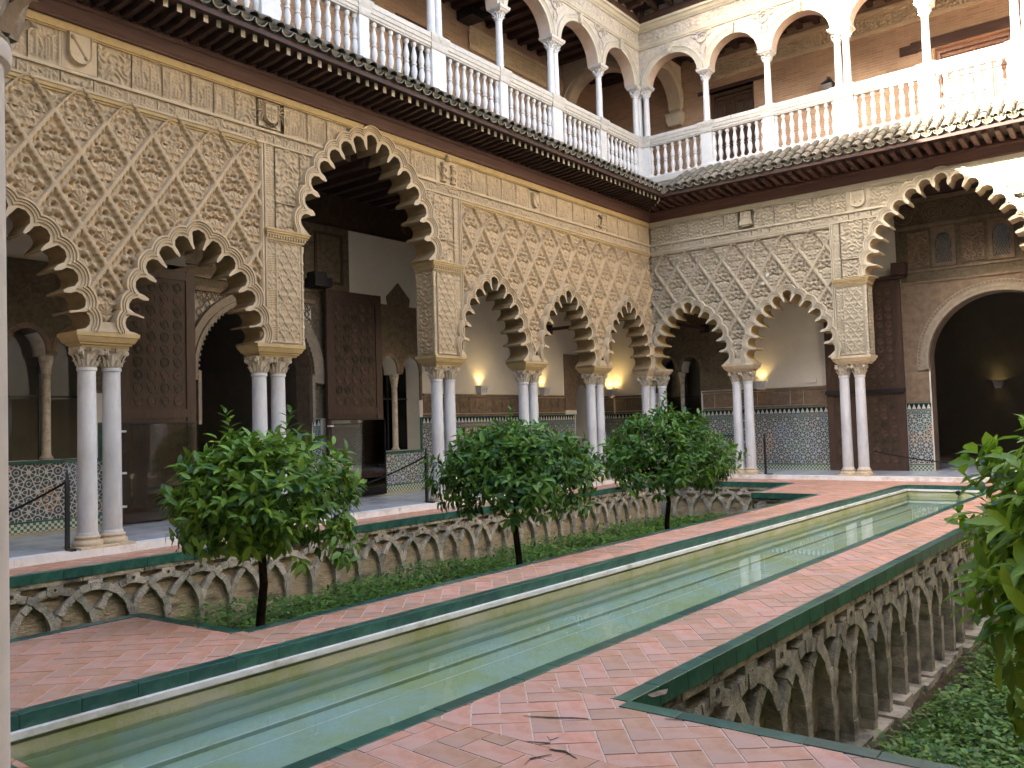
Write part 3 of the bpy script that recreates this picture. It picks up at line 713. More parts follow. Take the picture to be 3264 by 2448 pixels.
class Facade:
    def __init__(s, name, label, M4, mats, plate_arches, u0, u1, vt):
        s.root = thing(name, label, 'arcade wall', M4); s.mats = mats; s.arches = plate_arches
        s.polys = [(a, a.poly()) for a in plate_arches]; s.cache = {}
        # core wall with the arch openings cut out
        u0, u1 = u0-(.3 if u1 < 10 else 0), u1+(.3 if u1 > 10 else 0); path = [(u0, VB)]
        for a in plate_arches:
            h = a.hole()
            if a.base > VB+.1: h = [(a.uc-a.half, VB), (a.uc-a.half, a.base)]+h+[(a.uc+a.half, a.base), (a.uc+a.half, VB)]
            path += h
        path += [(u1, VB), (u1, vt), (u0, vt)]
        mb = MB(); plate(mb, path, [], -.125); plate(mb, path, [], -T, True)
        mb.build('wall_core', mats[0], s.root)
    def inside(s, U, V, base=True):
        k = np.zeros(U.shape, bool)
        for a, p in s.polys:
            m_ = (np.abs(U-a.uc) < a.half+.45)
            if m_.any():
                k |= in_poly(p, U, V) & m_
                k |= m_ & (np.abs(U-a.uc) < a.half-.02) & (V < a.base) & (a.base > VB+.1)
        return k
    def lozenges(s, nodes, a, b, n, umin, umax, vmin, vtop, typ_cut):
        """nodes: (u, v, istop)"""
        for u, v, istop in nodes:
            typ = 1 if v < typ_cut(u) else 0
            key = (a, b, n, typ, istop)
            if key not in s.cache:
                U, V, H = lozenge(a, b, n, typ, vtop-v if istop else None); s.cache[key] = (U, V, H, hf_mesh('lozenge_panel', U, V, H, s.mats[0]))
            U, V, H, me = s.cache[key]
            Uc = (U[:-1,:-1]+U[1:,1:])/2+u; Vc = (V[:-1,:-1]+V[1:,1:])/2+v
            keep = ~s.inside(Uc, Vc) & (Uc > umin) & (Uc < umax) & (Vc > vmin)
            if keep.all(): child('lozenge_panel', me, s.root, (u, v, 0))
            elif keep.mean() > .02:
                m2 = hf_mesh('lozenge_panel', U, V, H, s.mats[0], keep)
                if m2: child('lozenge_panel', m2, s.root, (u, v, 0))
    def panel(s, style, u0, u1, v0, v1, seed, res=.012, w=-.03, name='carved_panel', mat=None, shared=True):
        mat = mat or s.mats[2]; wd, h = u1-u0, v1-v0
        key = (style, round(wd, 2), round(h, 2), seed % 5, res)
        if key not in s.cache:
            nx, ny = max(3, int(wd/res)), max(3, int(h/res))
            X, Y = np.meshgrid(np.linspace(0, wd, nx), np.linspace(0, h, ny), indexing='ij')
            H = relief(style, X, Y, wd, h, seed % 5)
            s.cache[key] = (X, Y, H, hf_mesh(name, X, Y, H, mat))
        X, Y, H, me = s.cache[key]
        keep = ~s.inside((X[:-1,:-1]+X[1:,1:])/2+u0, (Y[:-1,:-1]+Y[1:,1:])/2+v0)
        if keep.all(): return child(name, me, s.root, (u0, v0, w))
        if keep.mean() > .03:
            m2 = hf_mesh(name, X, Y, H, mat, keep)
            if m2: return child(name, m2, s.root, (u0, v0, w))
def moulding_h(root, u0, u1, prof, mat, name):
    """horizontal run: prof = [(v, w)] profile swept along u"""
    mb = MB(); mb.grid([[(u1, v, w), (u0, v, w)] for v, w in prof]); return mb.build(name, mat, root)
def moulding_v(root, v0, v1, prof, mat, name):
    mb = MB(); mb.grid([[(u, v0, w), (u, v1, w)] for u, w in prof]); return mb.build(name, mat, root)
def pier(F, u0, u1, side, label=None):
    """square pier between impost and cornice; side = -1/+1: which flank faces the great arch"""
    r = F.root; c0, c1 = 4.28, 4.43
    MB().box(u0, u1, VB, c0, -T+.002, -.012).build('pier_core', F.mats[0], r)
    du = .155; a, b = (u0, u0+du) if side > 0 else (u1-du, u1)
    F.panel('bars', a+.005, b-.005, VB+.03, c0-.01, 3, .011, -.008, 'script_strip')
    a2, b2 = (u0+du, u1-.07) if side > 0 else (u0+.07, u1-du)
    F.panel('net', a2, b2, VB+.03, c0-.01, 1, .010, -.006, 'net_panel', F.mats[2])
    ue = u1 if side > 0 else u0
    n = int((T-.1)/.012); X, Y = np.meshgrid(np.linspace(0, T-.1, n), np.linspace(0, c0-VB-.06, 120), indexing='ij')
    H = relief('floral', X, Y, T-.1, c0-VB-.06, 2)
    me = hf_mesh('flank_panel', X, Y, H, F.mats[0])
    o = child('flank_panel', me, r, (ue+(.002 if side > 0 else -.002), VB+.03, -.06) if side > 0 else (ue-.002, VB+.03, -T+.05))
    o.rotation_euler = (0, PI/2, 0) if side > 0 else (0, -PI/2, 0)
    mc = MB()
    for w in (-.015, -T+.03):
        us = ue-.012*side
        prof = [(.032,0),(.032,.06),(.022,.08),(.03,.11),(.022,.14)]
        for q in range(1, 9): prof += [(.022,.14+q*.14-.03),(.032,.14+q*.14),(.022,.14+q*.14+.03)]
        prof += [(.022,1.40),(.034,1.44),(.036,1.52)]
        b0 = len(mc.v); mc.lathe([(x_, y_) for x_, y_ in prof], 9)
        mc.v[b0:] = [(us+p[0], VB+p[2], w+p[1]) for p in mc.v[b0:]]
    mc.build('corner_colonnette', F.mats[1], r)
    mb = MB()
    def lay(v0, v1, p): mb.box(u0-p*(1 if side < 0 else .6), u1+p*(1 if side > 0 else .6), v0, v1, -T-.02, p)
    lay(c0, c0+.03, .02); lay(c0+.07, c0+.10, .055); lay(c0+.10, c0+.135, .075); lay(c0+.135, c1+.004, .09)
    mb.build('pier_cornice', m_ochre, r)
    mb = MB(); k = u0-.02
    while k < u1+.02: mb.box(k, k+.026, c0+.03, c0+.07, -.02, .045); k += .048
    k = -T
    while k < 0: mb.box(*( (u1, u1+.045) if side > 0 else (u0-.045, u0)), c0+.03, c0+.07, k, k+.026); k += .048
    mb.build('dentil_row', m_smooth, r)
# ---- left arcade
FA = [Arch(1.33, LOB_A, VB, .119, 1.03, .108), Arch(3.88, LOB_A, VB, .119, 1.03, .108), Arch(6.385, LOB_A, VB, .119, 1.03, .108),
      Arch(9.603, LOB_BIG, 4.43, .128, 1.45, .11), Arch(12.765, LOB_B, VB, .119, 1.03, .108), Arch(15.345, LOB_B, VB, .119, 1.03, .108), Arch(17.945, LOB_B, VB, .119, 1.03, .108)]
FL = Facade('carved_arcade', 'long left arcade wall of sand coloured lozenge tracery and cusped arches', frame_left(XW), (m_plaster, m_smooth, m_panel, m_soffit), FA, -.1, 19.18, 6.52)
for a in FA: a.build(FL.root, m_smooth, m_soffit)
def build_lattice(F, u_first, p, count, rows, vtop, umin, umax, n, cut):
    b = rows[0]-rows[1]; nodes = []
    for k in range(-1, count+1):
        nodes.append((u_first+k*p, rows[0], True))            # top row, centred on the upper node line
    vr = rows[1]; i = 1
    while vr > VB-.1:
        off = .5 if i % 2 else 0
        for k in range(-2, count+2): nodes.append((u_first+(k+off)*p, vr, False))
        vr -= b; i += 1
    F.lozenges(nodes, p/2, b, n, umin, umax, VB+.01, vtop, cut)
# panel beside the viewer (three arches) and the far panel
build_lattice(FL, 4.213-.6195*6, .6195, 13, (5.395,4.94), 5.745, -.05, 7.425, 60, lambda u: (4.0 if abs((u-3.88)) > 3 else 4.55 - .0) if u < 6.2 else 3.9)
build_lattice(FL, 12.195, .6425, 11, (5.31,4.84), 5.645, 11.87, 19.23, 46, lambda u: 3.2)
for (u0, u1, n_) in ((-.1, 7.425, 14), (11.87, 19.17, 13)):
    vt = 5.70
    for k in range(int((u1-u0)/.62)+1):
        a_ = u0+.62*k; FL.panel('floral', a_, min(a_+.62, u1), 5.33, 5.67, 2, .016, -.062, 'spandrel_ground', m_plaster)
    moulding_h(FL.root, u0, u1+(.05 if u1 > 10 else 0), [(vt-.075,-.07),(vt-.07,-.035),(vt-.05,-.03),(vt-.045,-.01),(vt-.01,.0),(vt,.012)], m_ochre, 'panel_moulding')
moulding_v(FL.root, VB, 5.70, [(7.405,-.07),(7.41,-.02),(7.43,.012),(7.45,.014),(7.455,-.02),(7.47,-.02),(7.475,.016),(7.495,.018),(7.50,-.03)], m_smooth, 'panel_frame')
moulding_v(FL.root, VB, 5.70, [(11.78,-.03),(11.785,.018),(11.80,.018),(11.81,-.02),(11.83,-.02),(11.835,.014),(11.855,.012),(11.87,-.07)], m_smooth, 'panel_frame')
# frieze: lower inscription band, upper panels, golden strip
def band(F, u0, u1, v0, v1, style, wid, seed, name, res, jit=.12, divs=None, skip=()):
    cuts = divs or []
    if not cuts:
        u = u0; cuts = [u0]
        while u < u1-.05:
            u = min(u1, u+wid*random.uniform(1-jit, 1+jit)); cuts.append(u)
    for k in range(len(cuts)-1):
        a, b = cuts[k], cuts[k+1]
        if any(x0-.02 < (a+b)/2 < x1+.02 for x0, x1 in skip): continue
        F.panel(style if (k*7+seed) % 5 else 'floral', a+.008, b-.008, v0, v1, seed+k, res, -.022, name)
EMB_L = [(4.61,5.03),(7.36,7.84),(11.19,11.76),(14.02,14.40)]
band(FL, .5, 19.16, 5.735, 5.875, 'script', .45, 2, 'inscription_panel', .011)
band(FL, 0, 0, 5.925, 6.365, 'script', .43, 1, 'frieze_panel', .012,
     divs=[1.9,2.35,2.8,3.28,3.75,4.21,4.61,5.03,5.47,5.89,6.31,6.66,7.0,7.36,7.84,8.28,8.66,9.1,9.6,10.1,10.55,11.19,11.76,12.19,12.65,13.1,13.57,14.02,14.40,15.02,15.65,16.12,16.54,17.09,17.6,18.1,18.6,19.15], skip=EMB_L)
band(FL, 7.66, 11.75, 4.86, 5.72, 'floral', .46, 4, 'spandrel_panel', .013, divs=[7.665,8.12,8.6])
band(FL, 7.66, 11.75, 4.86, 5.72, 'floral', .46, 6, 'spandrel_panel', .013, divs=[10.6,11.1,11.62])
band(FL, 0, 0, 4.46, 4.84, 'floral', .46, 7, 'spandrel_panel', .013, divs=[7.665,8.2]); band(FL, 0, 0, 4.46, 4.84, 'floral', .46, 7, 'spandrel_panel', .013, divs=[11.0,11.62])
FL.panel('bars', 7.51, 7.65, 4.45, 5.70, 1, .011, -.02, 'script_strip'); FL.panel('bars', 11.635, 11.775, 4.45, 5.70, 1, .011, -.02, 'script_strip')
def runs(F, u0, u1, prof, mat, name):
    """horizontal moulding interrupted where the great arch rises through it"""
    v = prof[len(prof)//2][0]; us = np.arange(u0, u1, .02); k = F.inside(us, np.full(us.shape, v)); st = None
    for i, u in enumerate(us):
        if not k[i] and st is None: st = u
        if st is not None and (k[i] or i == len(us)-1):
            if u-st > .05: moulding_h(F.root, st, u, prof, mat, name)
            st = None
for F, u0, u1 in ((FL, -.1, 19.18),):
    runs(F, u0, u1, [(5.70,-.03),(5.702,.014),(5.728,.014),(5.73,-.03)], F.mats[1], 'band_fillet')
    runs(F, u0, u1, [(5.88,-.03),(5.882,.02),(5.90,.024),(5.918,.02),(5.92,-.03)], F.mats[1], 'band_fillet')
    runs(F, u0, u1, [(6.37,-.03),(6.372,.012),(6.385,.012),(6.387,-.012),(6.40,-.012),(6.402,.006),(6.52,.010)], m_ochre, 'golden_strip')
pier(FL, 7.50, 8.15, 1); pier(FL, 11.06, 11.78, -1)
def springer(F, u, hw):
    mb = MB()
    for v0, v1, p in ((2.735,2.775,0),(2.775,2.815,.022),(2.815,2.86,.045)): mb.box(u-hw+p, u+hw-p, v0, v1, -.12, .045-p*.5)
    mb.build('springer_block', F.mats[1], F.root)
for u in (2.60,5.13,14.06,16.645): springer(FL, u, .16)
# ---- end arcade
FE_A = [Arch(-9.38, LOB_B, VB, .119, 1.03, .108), Arch(-6.885, LOB_B, VB, .119, 1.03, .108), Arch(-3.56, LOB_BIGE, 4.43, .128, 1.59, .11),
        Arch(-.24, LOB_B, VB, .119, 1.03, .108), Arch(2.26, LOB_B, VB, .119, 1.03, .108)]
FE = Facade('carved_arcade', 'greyer end arcade wall with two small cusped arches and a great sunlit arch', frame_end(YW), (m_plaster_end, m_smooth_end, m_panel_end, m_soffit), FE_A, -10.37, 3.5, 6.52)
for a in FE_A: a.build(FE.root, m_smooth_end, m_ochre if a.half < 1.2 else m_smooth)
build_lattice(FE, -9.99, .6175, 7, (5.27,4.795), 5.67, -10.43, -5.86, 50, lambda u: 2.9)
build_lattice(FE, -1.1, .6175, 7, (5.27,4.795), 5.67, -1.25, 3.4, 30, lambda u: 2.9)
for u0, u1 in ((-10.37,-5.86),(-1.25,3.4)):
    for k in range(int((u1-u0)/.62)+1):
        a_ = u0+.62*k; FE.panel('floral', a_, min(a_+.62, u1), 5.22, 5.60, 2, .016, -.062, 'spandrel_ground', m_plaster_end)
    moulding_h(FE.root, u0, u1, [(5.625,-.07),(5.63,-.035),(5.65,-.03),(5.655,-.01),(5.69,.0),(5.70,.012)], m_smooth_end, 'panel_moulding')
moulding_v(FE.root, VB, 5.70, [(-5.88,-.07),(-5.865,.012),(-5.845,.014),(-5.84,-.02),(-5.825,-.02),(-5.82,.016),(-5.80,.018),(-5.795,-.03)], m_smooth_end, 'panel_frame')
EMB_E = [(-7.98,-7.60),(-5.47,-4.97)]
band(FE, -10.36, 3.4, 5.735, 5.875, 'script', .45, 2, 'inscription_panel', .014)
band(FE, 0, 0, 5.925, 6.365, 'floral', .43, 3, 'frieze_panel', .014, divs=[-10.35,-9.8,-9.3,-8.8,-8.35,-7.98,-7.60,-7.1,-6.6,-6.2,-5.82,-5.47,-4.97,-4.4,-3.9,-3.4,-2.9,-2.4,-1.9,-1.4,-.9,-.4,.1,.6], skip=EMB_E)
FE.panel('bars', -5.79, -5.65, 4.45, 5.70, 1, .012, -.02, 'script_strip')
band(FE, 0, 0, 4.46, 4.84, 'floral', .46, 7, 'spandrel_panel', .014, divs=[-5.635,-5.1]); band(FE, 0, 0, 4.87, 5.72, 'floral', .46, 4, 'spandrel_panel', .014, divs=[-5.635,-5.15,-4.6])
runs(FE, -10.37, 3.5, [(5.70,-.03),(5.702,.014),(5.728,.014),(5.73,-.03)], FE.mats[1], 'band_fillet')
runs(FE, -10.37, 3.5, [(5.88,-.03),(5.882,.02),(5.90,.024),(5.918,.02),(5.92,-.03)], FE.mats[1], 'band_fillet')
runs(FE, -10.37, 3.5, [(6.37,-.03),(6.372,.012),(6.385,.012),(6.387,-.012),(6.40,-.012),(6.402,.006),(6.52,.010)], FE.mats[1], 'band_fillet')
pier(FE, -5.79, -5.15, 1); pier(FE, -1.97, -1.33, -1)
for u in (-8.135,1.0): springer(FE, u, .13)
# ---- coats of arms and emblems on the friezes
def shield(F, u, v, w, h, crown=False, charges='bend', eagle=False):
    r = F.root; mats = F.mats
    out = [(u-w/2, v+h/2), (u-w/2, v-h*.15)]+[(u-w/2*math.cos(a), v-h*.15-h*.35*math.sin(a)) for a in (.5,1.0,1.35)]+[(u, v-h/2)]
    out = out+[(2*u-p[0], p[1]) for p in out[-2::-1]]
    MB().box(u-w*.95, u+w*.95, v-h*.78, v+h*.72, -.03, -.006).build('emblem_slab', mats[1], r)
    sh = MB().prism(out[::-1] if area(out) < 0 else out, -.01, .05).build('shield', mats[1], r)
    mb = MB(); mb.grid([[(p[0],p[1],.05) for p in out],[(u+(p[0]-u)*1.12, v+(p[1]-v)*1.1, .07) for p in out],[(u+(p[0]-u)*1.2, v+(p[1]-v)*1.16, -.01) for p in out]], True)
    mb.build('shield_border', mats[1], r)
    mb = MB()
    if charges == 'bend': mb.tube([(u-w*.36, v+h*.38,.05),(u+w*.3,v-h*.3,.05)], .016, 5); mb.lathe([(.03,0),(.02,.02),(0,.03)], 8, (u-w*.36,v+h*.36,.05)); mb.lathe([(.03,0),(.02,.02),(0,.03)], 8, (u+w*.3,v-h*.3,.05))
    else:
        mb.box(u-.006,u+.006,v-h*.4,v+h*.42,.05,.06); mb.box(u-w*.42,u+w*.42,v-.006,v+.006,.05,.0605)
        for sx in (-1,1):
            for k in range(3): mb.box(u+sx*w*.24-.03+k*.024,u+sx*w*.24-.016+k*.024, v+.03, v+h*.3,.05,.062)
            mb.lathe([(.028,0),(.02,.014),(0,.018)],8,(u+sx*w*.22,v-h*.2,.05))
    mb.build('shield_charge', mats[0], r)
    if eagle:
        mb = MB()
        for sx in (-1,1):
            for k in range(6):
                a = math.radians(75-28*k); x0, y0 = u+sx*w*.55, v+h*.15
                mb.tube([(x0,y0,.01),(x0+sx*.11*math.cos(a), y0+.13*math.sin(a),.035),(x0+sx*.15*math.cos(a), y0+.17*math.sin(a)-.02,.01)], .016, 5, .006)
            mb.tube([(u+sx*.02,v+h*.5,.02),(u+sx*.06,v+h*.68,.04),(u+sx*.11,v+h*.66,.03)], .018, 6, .008)
            mb.tube([(u+sx*w*.3,v-h*.5,.0),(u+sx*w*.62,v-h*.75,.02)], .014, 5, .005)
        mb.build('eagle_wings', mats[0], r)
        ring_ = [(u+(p[0]-u)*1.33, v+(p[1]-v)*1.28-.01) for p in out]; mb = MB()
        for k in range(len(ring_)):
            a, b = ring_[k], ring_[(k+1)%len(ring_)]
            for q in range(4): mb.lathe([(.0,-.012),(.013,0),(0,.014)],6,(lerp(a[0],b[0],q/4),lerp(a[1],b[1],q/4),.02))
        mb.build('chain_collar', m_darkplaster, r)
    if crown:
        mb = MB(); mb.box(u-w*.42,u+w*.42,v+h*.62,v+h*.68,.0,.05)
        for k in range(-2,3): mb.tube([(u+k*w*.19,v+h*.68,.02),(u+k*w*.13,v+h*.86,.04)],.012,5,.006)
        mb.build('crown', mats[1], r)
        mb = MB()
        for sx in (-1,1):
            for k in range(5): mb.tube([(u+sx*w*.72,v-h*.25-k*.04,.0),(u+sx*(w*.9+.02*k),v-h*.3-k*.05+.06,.02),(u+sx*(w*1.15),v-h*.35-.03*k,.0)],.009,5,.004)
        mb.build('mantling', mats[0], r)
shield(FL, 4.80, 6.20, .24, .34)
shield(FL, 7.59, 6.16, .20, .26, charges='quarters', eagle=True)
shield(FL, 14.20, 6.13, .2, .28)
shield(FE, -5.22, 6.16, .27, .32, crown=True, charges='quarters')
r = FL.root; u = 11.48
MB().box(11.19,11.77,5.86,6.36,-.03,0).build('emblem_slab', m_smooth, r)
for du in (-.13,.13):
    mb = MB(); b0 = len(mb.v); mb.lathe([(.06,0),(.06,.03),(.036,.05),(.032,.30),(.05,.32),(.05,.36)], 10); mb.v[b0:] = [(u+du+p[0], 5.93+p[2], .03+p[1]) for p in mb.v[b0:]]
    mb.build('pillar_of_emblem', m_smooth, r)
    mb = MB(); mb.tube([(u+du+.05*math.cos(a)*1.1, 6.0+.2*a/9, .04+.05*math.sin(a)) for a in np.linspace(0,9,22)], .012, 5); mb.build('ribbon_of_emblem', m_plaster, r)
mb = MB(); b0 = 0; mb.lathe([(.05,0),(.055,.03),(.03,.07),(.045,.09),(.02,.13),(0,.14)], 8); mb.v = [(u+p[0], 6.34+p[2], .04+p[1]) for p in mb.v]; mb.build('crown', m_smooth, r)
mb = MB(); mb.tube([(u-.25,6.2,.02),(u-.18,6.05,.03),(u,6.02,.045),(u+.1,6.1,.03),(u+.22,6.0,.02)], .014, 5); mb.build('ribbon_of_emblem', m_plaster, r)
mb = MB(); mb.tube([(16.72,6.28,.0),(16.78,6.2,.05),(16.76,6.05,.04)], .03, 6, .015); mb.tube([(16.76,6.2,.03),(16.86,6.3,.01)], .02, 5, .01); mb.tube([(16.7,6.02,.0),(16.8,5.97,.03)], .02, 5); mb.build('carved_figure', m_darkplaster, r)
r = FE.root; mb = MB(); mb.box(-7.93,-7.65,6.02,6.10,-.03,.075); mb.box(-7.91,-7.67,6.10,6.17,-.03,.055); mb.box(-7.91,-7.67,6.20,6.24,-.03,.06)
for k in range(5): mb.box(-7.91+k*.051,-7.875+k*.051,6.10+.07,6.20,-.03,.05); mb.box(-7.91+k*.051,-7.875+k*.051,6.24,6.33,-.03,.05)
mb.box(-7.88,-7.70,5.985,6.02,-.03,.04); mb.build('carved_castle', m_smooth_end, r)
# ------------------------------------------------------------------ columns
def shaft_prof(r, h):
    return [(r*1.10,0),(r*1.10,.03),(r*1.02,.045)]+[(r*(1.01-.10*(t/8)**1.6), .045+(h-.09)*t/8) for t in range(9)]+[(r*1.02,h-.04),(r*1.05,h-.02),(r*1.02,h)]
shaft_me = MB().lathe(shaft_prof(.113, 2.07), 28).mesh('shaft', m_marble, True)
base_me = MB().lathe([(.17,0),(.178,.02),(.178,.04),(.165,.062),(.142,.072),(.138,.085),(.15,.098),(.15,.112),(.135,.125),(.125,.13)], 28).mesh('base', m_warm, True)
def capital_mesh(r, h, mat):
    mb = MB(); mb.lathe([(r*1.0,0),(r*1.08,.012),(r*1.02,.024),(r*1.02,h*.45),(r*1.18,h*.72),(r*1.38,h*.84)], 20)
    for row, (z0, z1, k, ph, rad) in enumerate(((.02,h*.42,8,0,r*1.05),(h*.1,h*.70,8,.5,r*1.08))):
        for i in range(k):
            a = 2*PI*(i+ph)/k; ca, sa = math.cos(a), math.sin(a); wd = r*.42; rows = []
            for t, (dr, ww) in enumerate(((0,1),(.012,1.1),(.022,.95),(.05,.6),(.058,.2))):
                z = z0+(z1-z0)*min(1, t/3.2) - (.012 if t == 4 else 0)
                rows.append([((rad+dr+dd)*ca-sa*q*wd*ww, (rad+dr+dd)*sa+ca*q*wd*ww, z) for q, dd in ((-.5,-.008),(0,.012),(.5,-.008))])
            mb.grid(rows)
    for i in range(4):
        a = PI/4+i*PI/2; c = (r*1.62*math.cos(a), r*1.62*math.sin(a), h*.76); t = Vector((-math.sin(a), math.cos(a), 0)); o = Vector((math.cos(a), math.sin(a), 0))
        b0 = len(mb.v); mb.lathe([(.0,-.028),(.034,-.026),(.026,-.01),(.036,0),(.026,.01),(.034,.026),(0,.028)], 12, cap=False)
        mb.v[b0:] = [tuple(Vector(c)+o*p[0]*r/.11+Vector((0,0,1))*p[1]*r/.11+t*p[2]) for p in mb.v[b0:]]
        mb.tube([(r*1.0*math.cos(a),r*1.0*math.sin(a),h*.5),(r*1.3*math.cos(a),r*1.3*math.sin(a),h*.82),(c[0],c[1],h*.9)], .018, 5)
    mb.loft(-r*1.3,r*1.3,-r*1.3,r*1.3,[(h*.86,0),(h*.93,.012),(h,.012)])
    for i in range(4):
        a = i*PI/2; mb.loft(r*1.35*math.cos(a)-.02,r*1.35*math.cos(a)+.02,r*1.35*math.sin(a)-.02,r*1.35*math.sin(a)+.02,[(h*.8,0),(h*.97,.006)])
    return mb.mesh('capital', mat, True)
cap_me = capital_mesh(.108, .25, m_capital)
IMP = [(2.55,-.03),(2.575,-.03),(2.58,-.005),(2.605,.0),(2.61,.02),(2.64,.035),(2.675,.05),(2.68,.062),(2.72,.066),(VB,.066)]
def pair(label, loc, rotz, sp=.165, half_u=.33, group='paired columns of the arcades', ulen=None, imp_shift=0):
    """local x runs along the arcade, local y is the wall's depth"""
    r = thing('column_pair', label, 'column pair', loc=loc, rotz=rotz, group=group)
    MB().loft(-.34,.34,-.235,.235,[(-.03,0),(.115,0),(.12,-.008)]).build('plinth', m_warm, r)
    for s in (-1, 1):
        child('base', base_me, r, (s*sp, 0, .115)); child('shaft', shaft_me, r, (s*sp, 0, .235)); child('capital', cap_me, r, (s*sp, 0, 2.30))
    MB().loft(-half_u+imp_shift,half_u+imp_shift,-.20,.20,IMP).build('impost', m_ochre if rotz else m_warm, r)
    return r
XC, YC = XW-.22, YW+.22
pair('twin columns with blotchy grey marble shafts in the left foreground arcade, nearest the viewer', (XC,5.135,0), PI/2, .155)
pair('twin columns left of the dark great arch, half hidden by the first orange tree', (XC,7.655,0), PI/2, .165, .36, imp_shift=.06)
pair('twin columns right of the dark great arch, one shaft grey veined, beside a rope post', (XC,11.465,0), PI/2, .17, .36, imp_shift=-.02)
pair('twin columns behind the second orange tree, between the first two lamp lit arches', (XC,14.07,0), PI/2, .165)
pair('twin columns just left of the third orange tree, beside the black pointed doorway', (XC,16.66,0), PI/2, .18)
pair('twin columns left of the photo edge in the near end of the left arcade', (XC,2.60,0), PI/2, .165)
pair('slim white twin columns on the end side, between its two small arches', (-8.145,YC,0), 0, .145)
pair('bright white twin columns under the square pier left of the sunlit great arch', (-5.595,YC,0), 0, .167, .36, imp_shift=.07)
pair('white twin columns right of the sunlit great arch, hidden behind the near bush', (-1.65,YC,0), 0, .167, .36)
pair('white twin columns at the far right of the end side', (1.0,YC,0), 0, .15)
r = thing('column_group', 'cluster of three white columns in the corner where both arcades meet', 'column group', loc=(-10.6,19.40,0), group='paired columns of the arcades')
mb = MB(); mb.loft(-.22,.22,-.52,.2,[(-.03,0),(.115,0),(.12,-.008)]); mb.loft(.222,.52,-.235,.19,[(-.03,0),(.115,0),(.12,-.008)]); mb.build('plinth', m_warm, r)
for x, y in ((0,-.33),(0,0),(.3,0)):
    child('base', base_me, r, (x,y,.115)); child('shaft', shaft_me, r, (x,y,.235)); child('capital', cap_me, r, (x,y,2.30))
mb = MB(); mb.loft(-.2,.16,-.46,.17,IMP); mb.loft(.1,.44,-.17,.17,[(a-.002,b-.003) for a, b in IMP]); mb.build('impost', m_warm, r)
near_shaft = MB().lathe(shaft_prof(.113, 2.07), 28).mesh('shaft', m_warmcol, True)
# near arcade: the column at the left edge of the view and its neighbours
for k, (x, lb) in enumerate(((-2.185,'pale column at the extreme left edge, closest to the viewer and out of focus'),(1.35,'twin columns of the near arcade to the right of the viewer'),(-5.75,'twin columns of the near arcade beyond its great arch'),(-8.3,'twin columns of the near arcade by the left corner'))):
    pp = pair(lb, (x,.66,0), 0, .17)
    for ch in pp.children:
        if ch.name.startswith('shaft') and k == 0: ch.data = near_shaft
# ------------------------------------------------------------------ gallery behind the left arcade
def horseshoe(uc, R, cv, v0, deg=20, n=24):
    a = arcpts(uc, cv, R, -deg, 180+deg, n)            # from right foot counter clockwise to left foot
    x = a[0][0]-uc; return [(uc-x, v0), (uc+x, v0)]+a
def twin_opening(u0, u1, v0, vs):
    um = (u0+u1)/2; h = .075; R = (um-h-u0)/2
    def pointed(c): return [(c+R*math.cos(t), vs+.05+R*1.25*math.sin(t)) for t in np.linspace(0, PI, 17)]
    return [(u0,v0),(u1,v0)]+[(u1,vs)]+pointed(um+h+R)+[(um+h,vs),(um-h,vs)]+pointed(um-h-R)+[(u0,vs)]
XB, YB = -12.9, 21.3
def dado(r, u0, u1, v0=ZF, v1=1.66, saw=True, mos=None):
    mos = mos or m_mosaic
    MB().box(u0,u1,v0,v0+.018,0,.012).build('border_trim', m_ochre, r)
    MB().box(u0,u1,v0+.02,v0+.155,0,.010).build('check_border', m_check, r)
    MB().box(u0,u1,v0+.157,v0+.18,0,.016).build('border_trim', m_green, r)
    top = v1-.26 if saw else v1
    MB().box(u0,u1,v0+.182,top,0,.010).build('mosaic_panel', mos, r)
    if saw:
        MB().box(u0,u1,top+.001,top+.02,0,.015).build('border_trim', m_green, r)
        MB().box(u0,u1,top+.021,top+.105,0,.010).build('mosaic_band', m_mosaic2, r)
        MB().box(u0,u1,top+.106,top+.12,0,.015).build('border_trim', m_green, r)
        MB().box(u0,u1,top+.121,v1-.02,0,.009).build('tooth_band', m_sawback, r)
        mb = MB(); n = max(1, round((u1-u0)/.115)); w = (u1-u0)/n
        for k in range(n):
            c = u0+w*(k+.5); mb.prism([(c-w*.42,top+.124),(c+w*.42,top+.124),(c+w*.06,v1-.03),(c-w*.06,v1-.03)], .009, .0135)
        mb.build('tooth_row', m_sawtooth, r)
        MB().box(u0,u1,v1-.02,v1+.004,0,.03).build('border_trim', m_green, r)
GL = thing('gallery_wall', 'shaded back wall of the left gallery with tiled dado, twin windows and a great doorway', 'wall', frame_left(XB)); r = GL
win1 = twin_opening(4.95, 6.15, 1.13, 2.66); win2 = twin_opening(12.03, 13.2, .96, 2.58); win0 = twin_opening(2.2, 3.3, 1.13, 2.66)
door = horseshoe(9.08, 1.22, 2.52, ZF, 8, 28)
pd = [(19.27,ZF),(19.95,ZF),(19.95,2.02)]+[(19.61+.34*math.cos(t), 2.02+.46*math.sin(t)**.9) for t in np.linspace(.12, PI-.12, 13)]+[(19.27,2.02)]
mb = MB(); thick_plate(mb, [(-1,0),(YB+.6,0),(YB+.6,6.6),(-1,6.6)], [win0,win1,win2,door,pd], -.45, 0); mb.build('wall_face', m_white, r)
MB().box(11.28,YB,4.0+.0,5.48,0,.004).build('white_render', m_white, r)
DP = m_darkplaster
def surround(r, u0, u1, v0, v1, hole, w=.02):
    mb = MB(); thick_plate(mb, [(u0,v0),(u1,v0),(u1,v1),(u0,v1)], [hole] if hole else [], 0, w); return mb.build('stucco_surround', DP, r)
def cutpoly(hole, v0): return [p for p in hole]
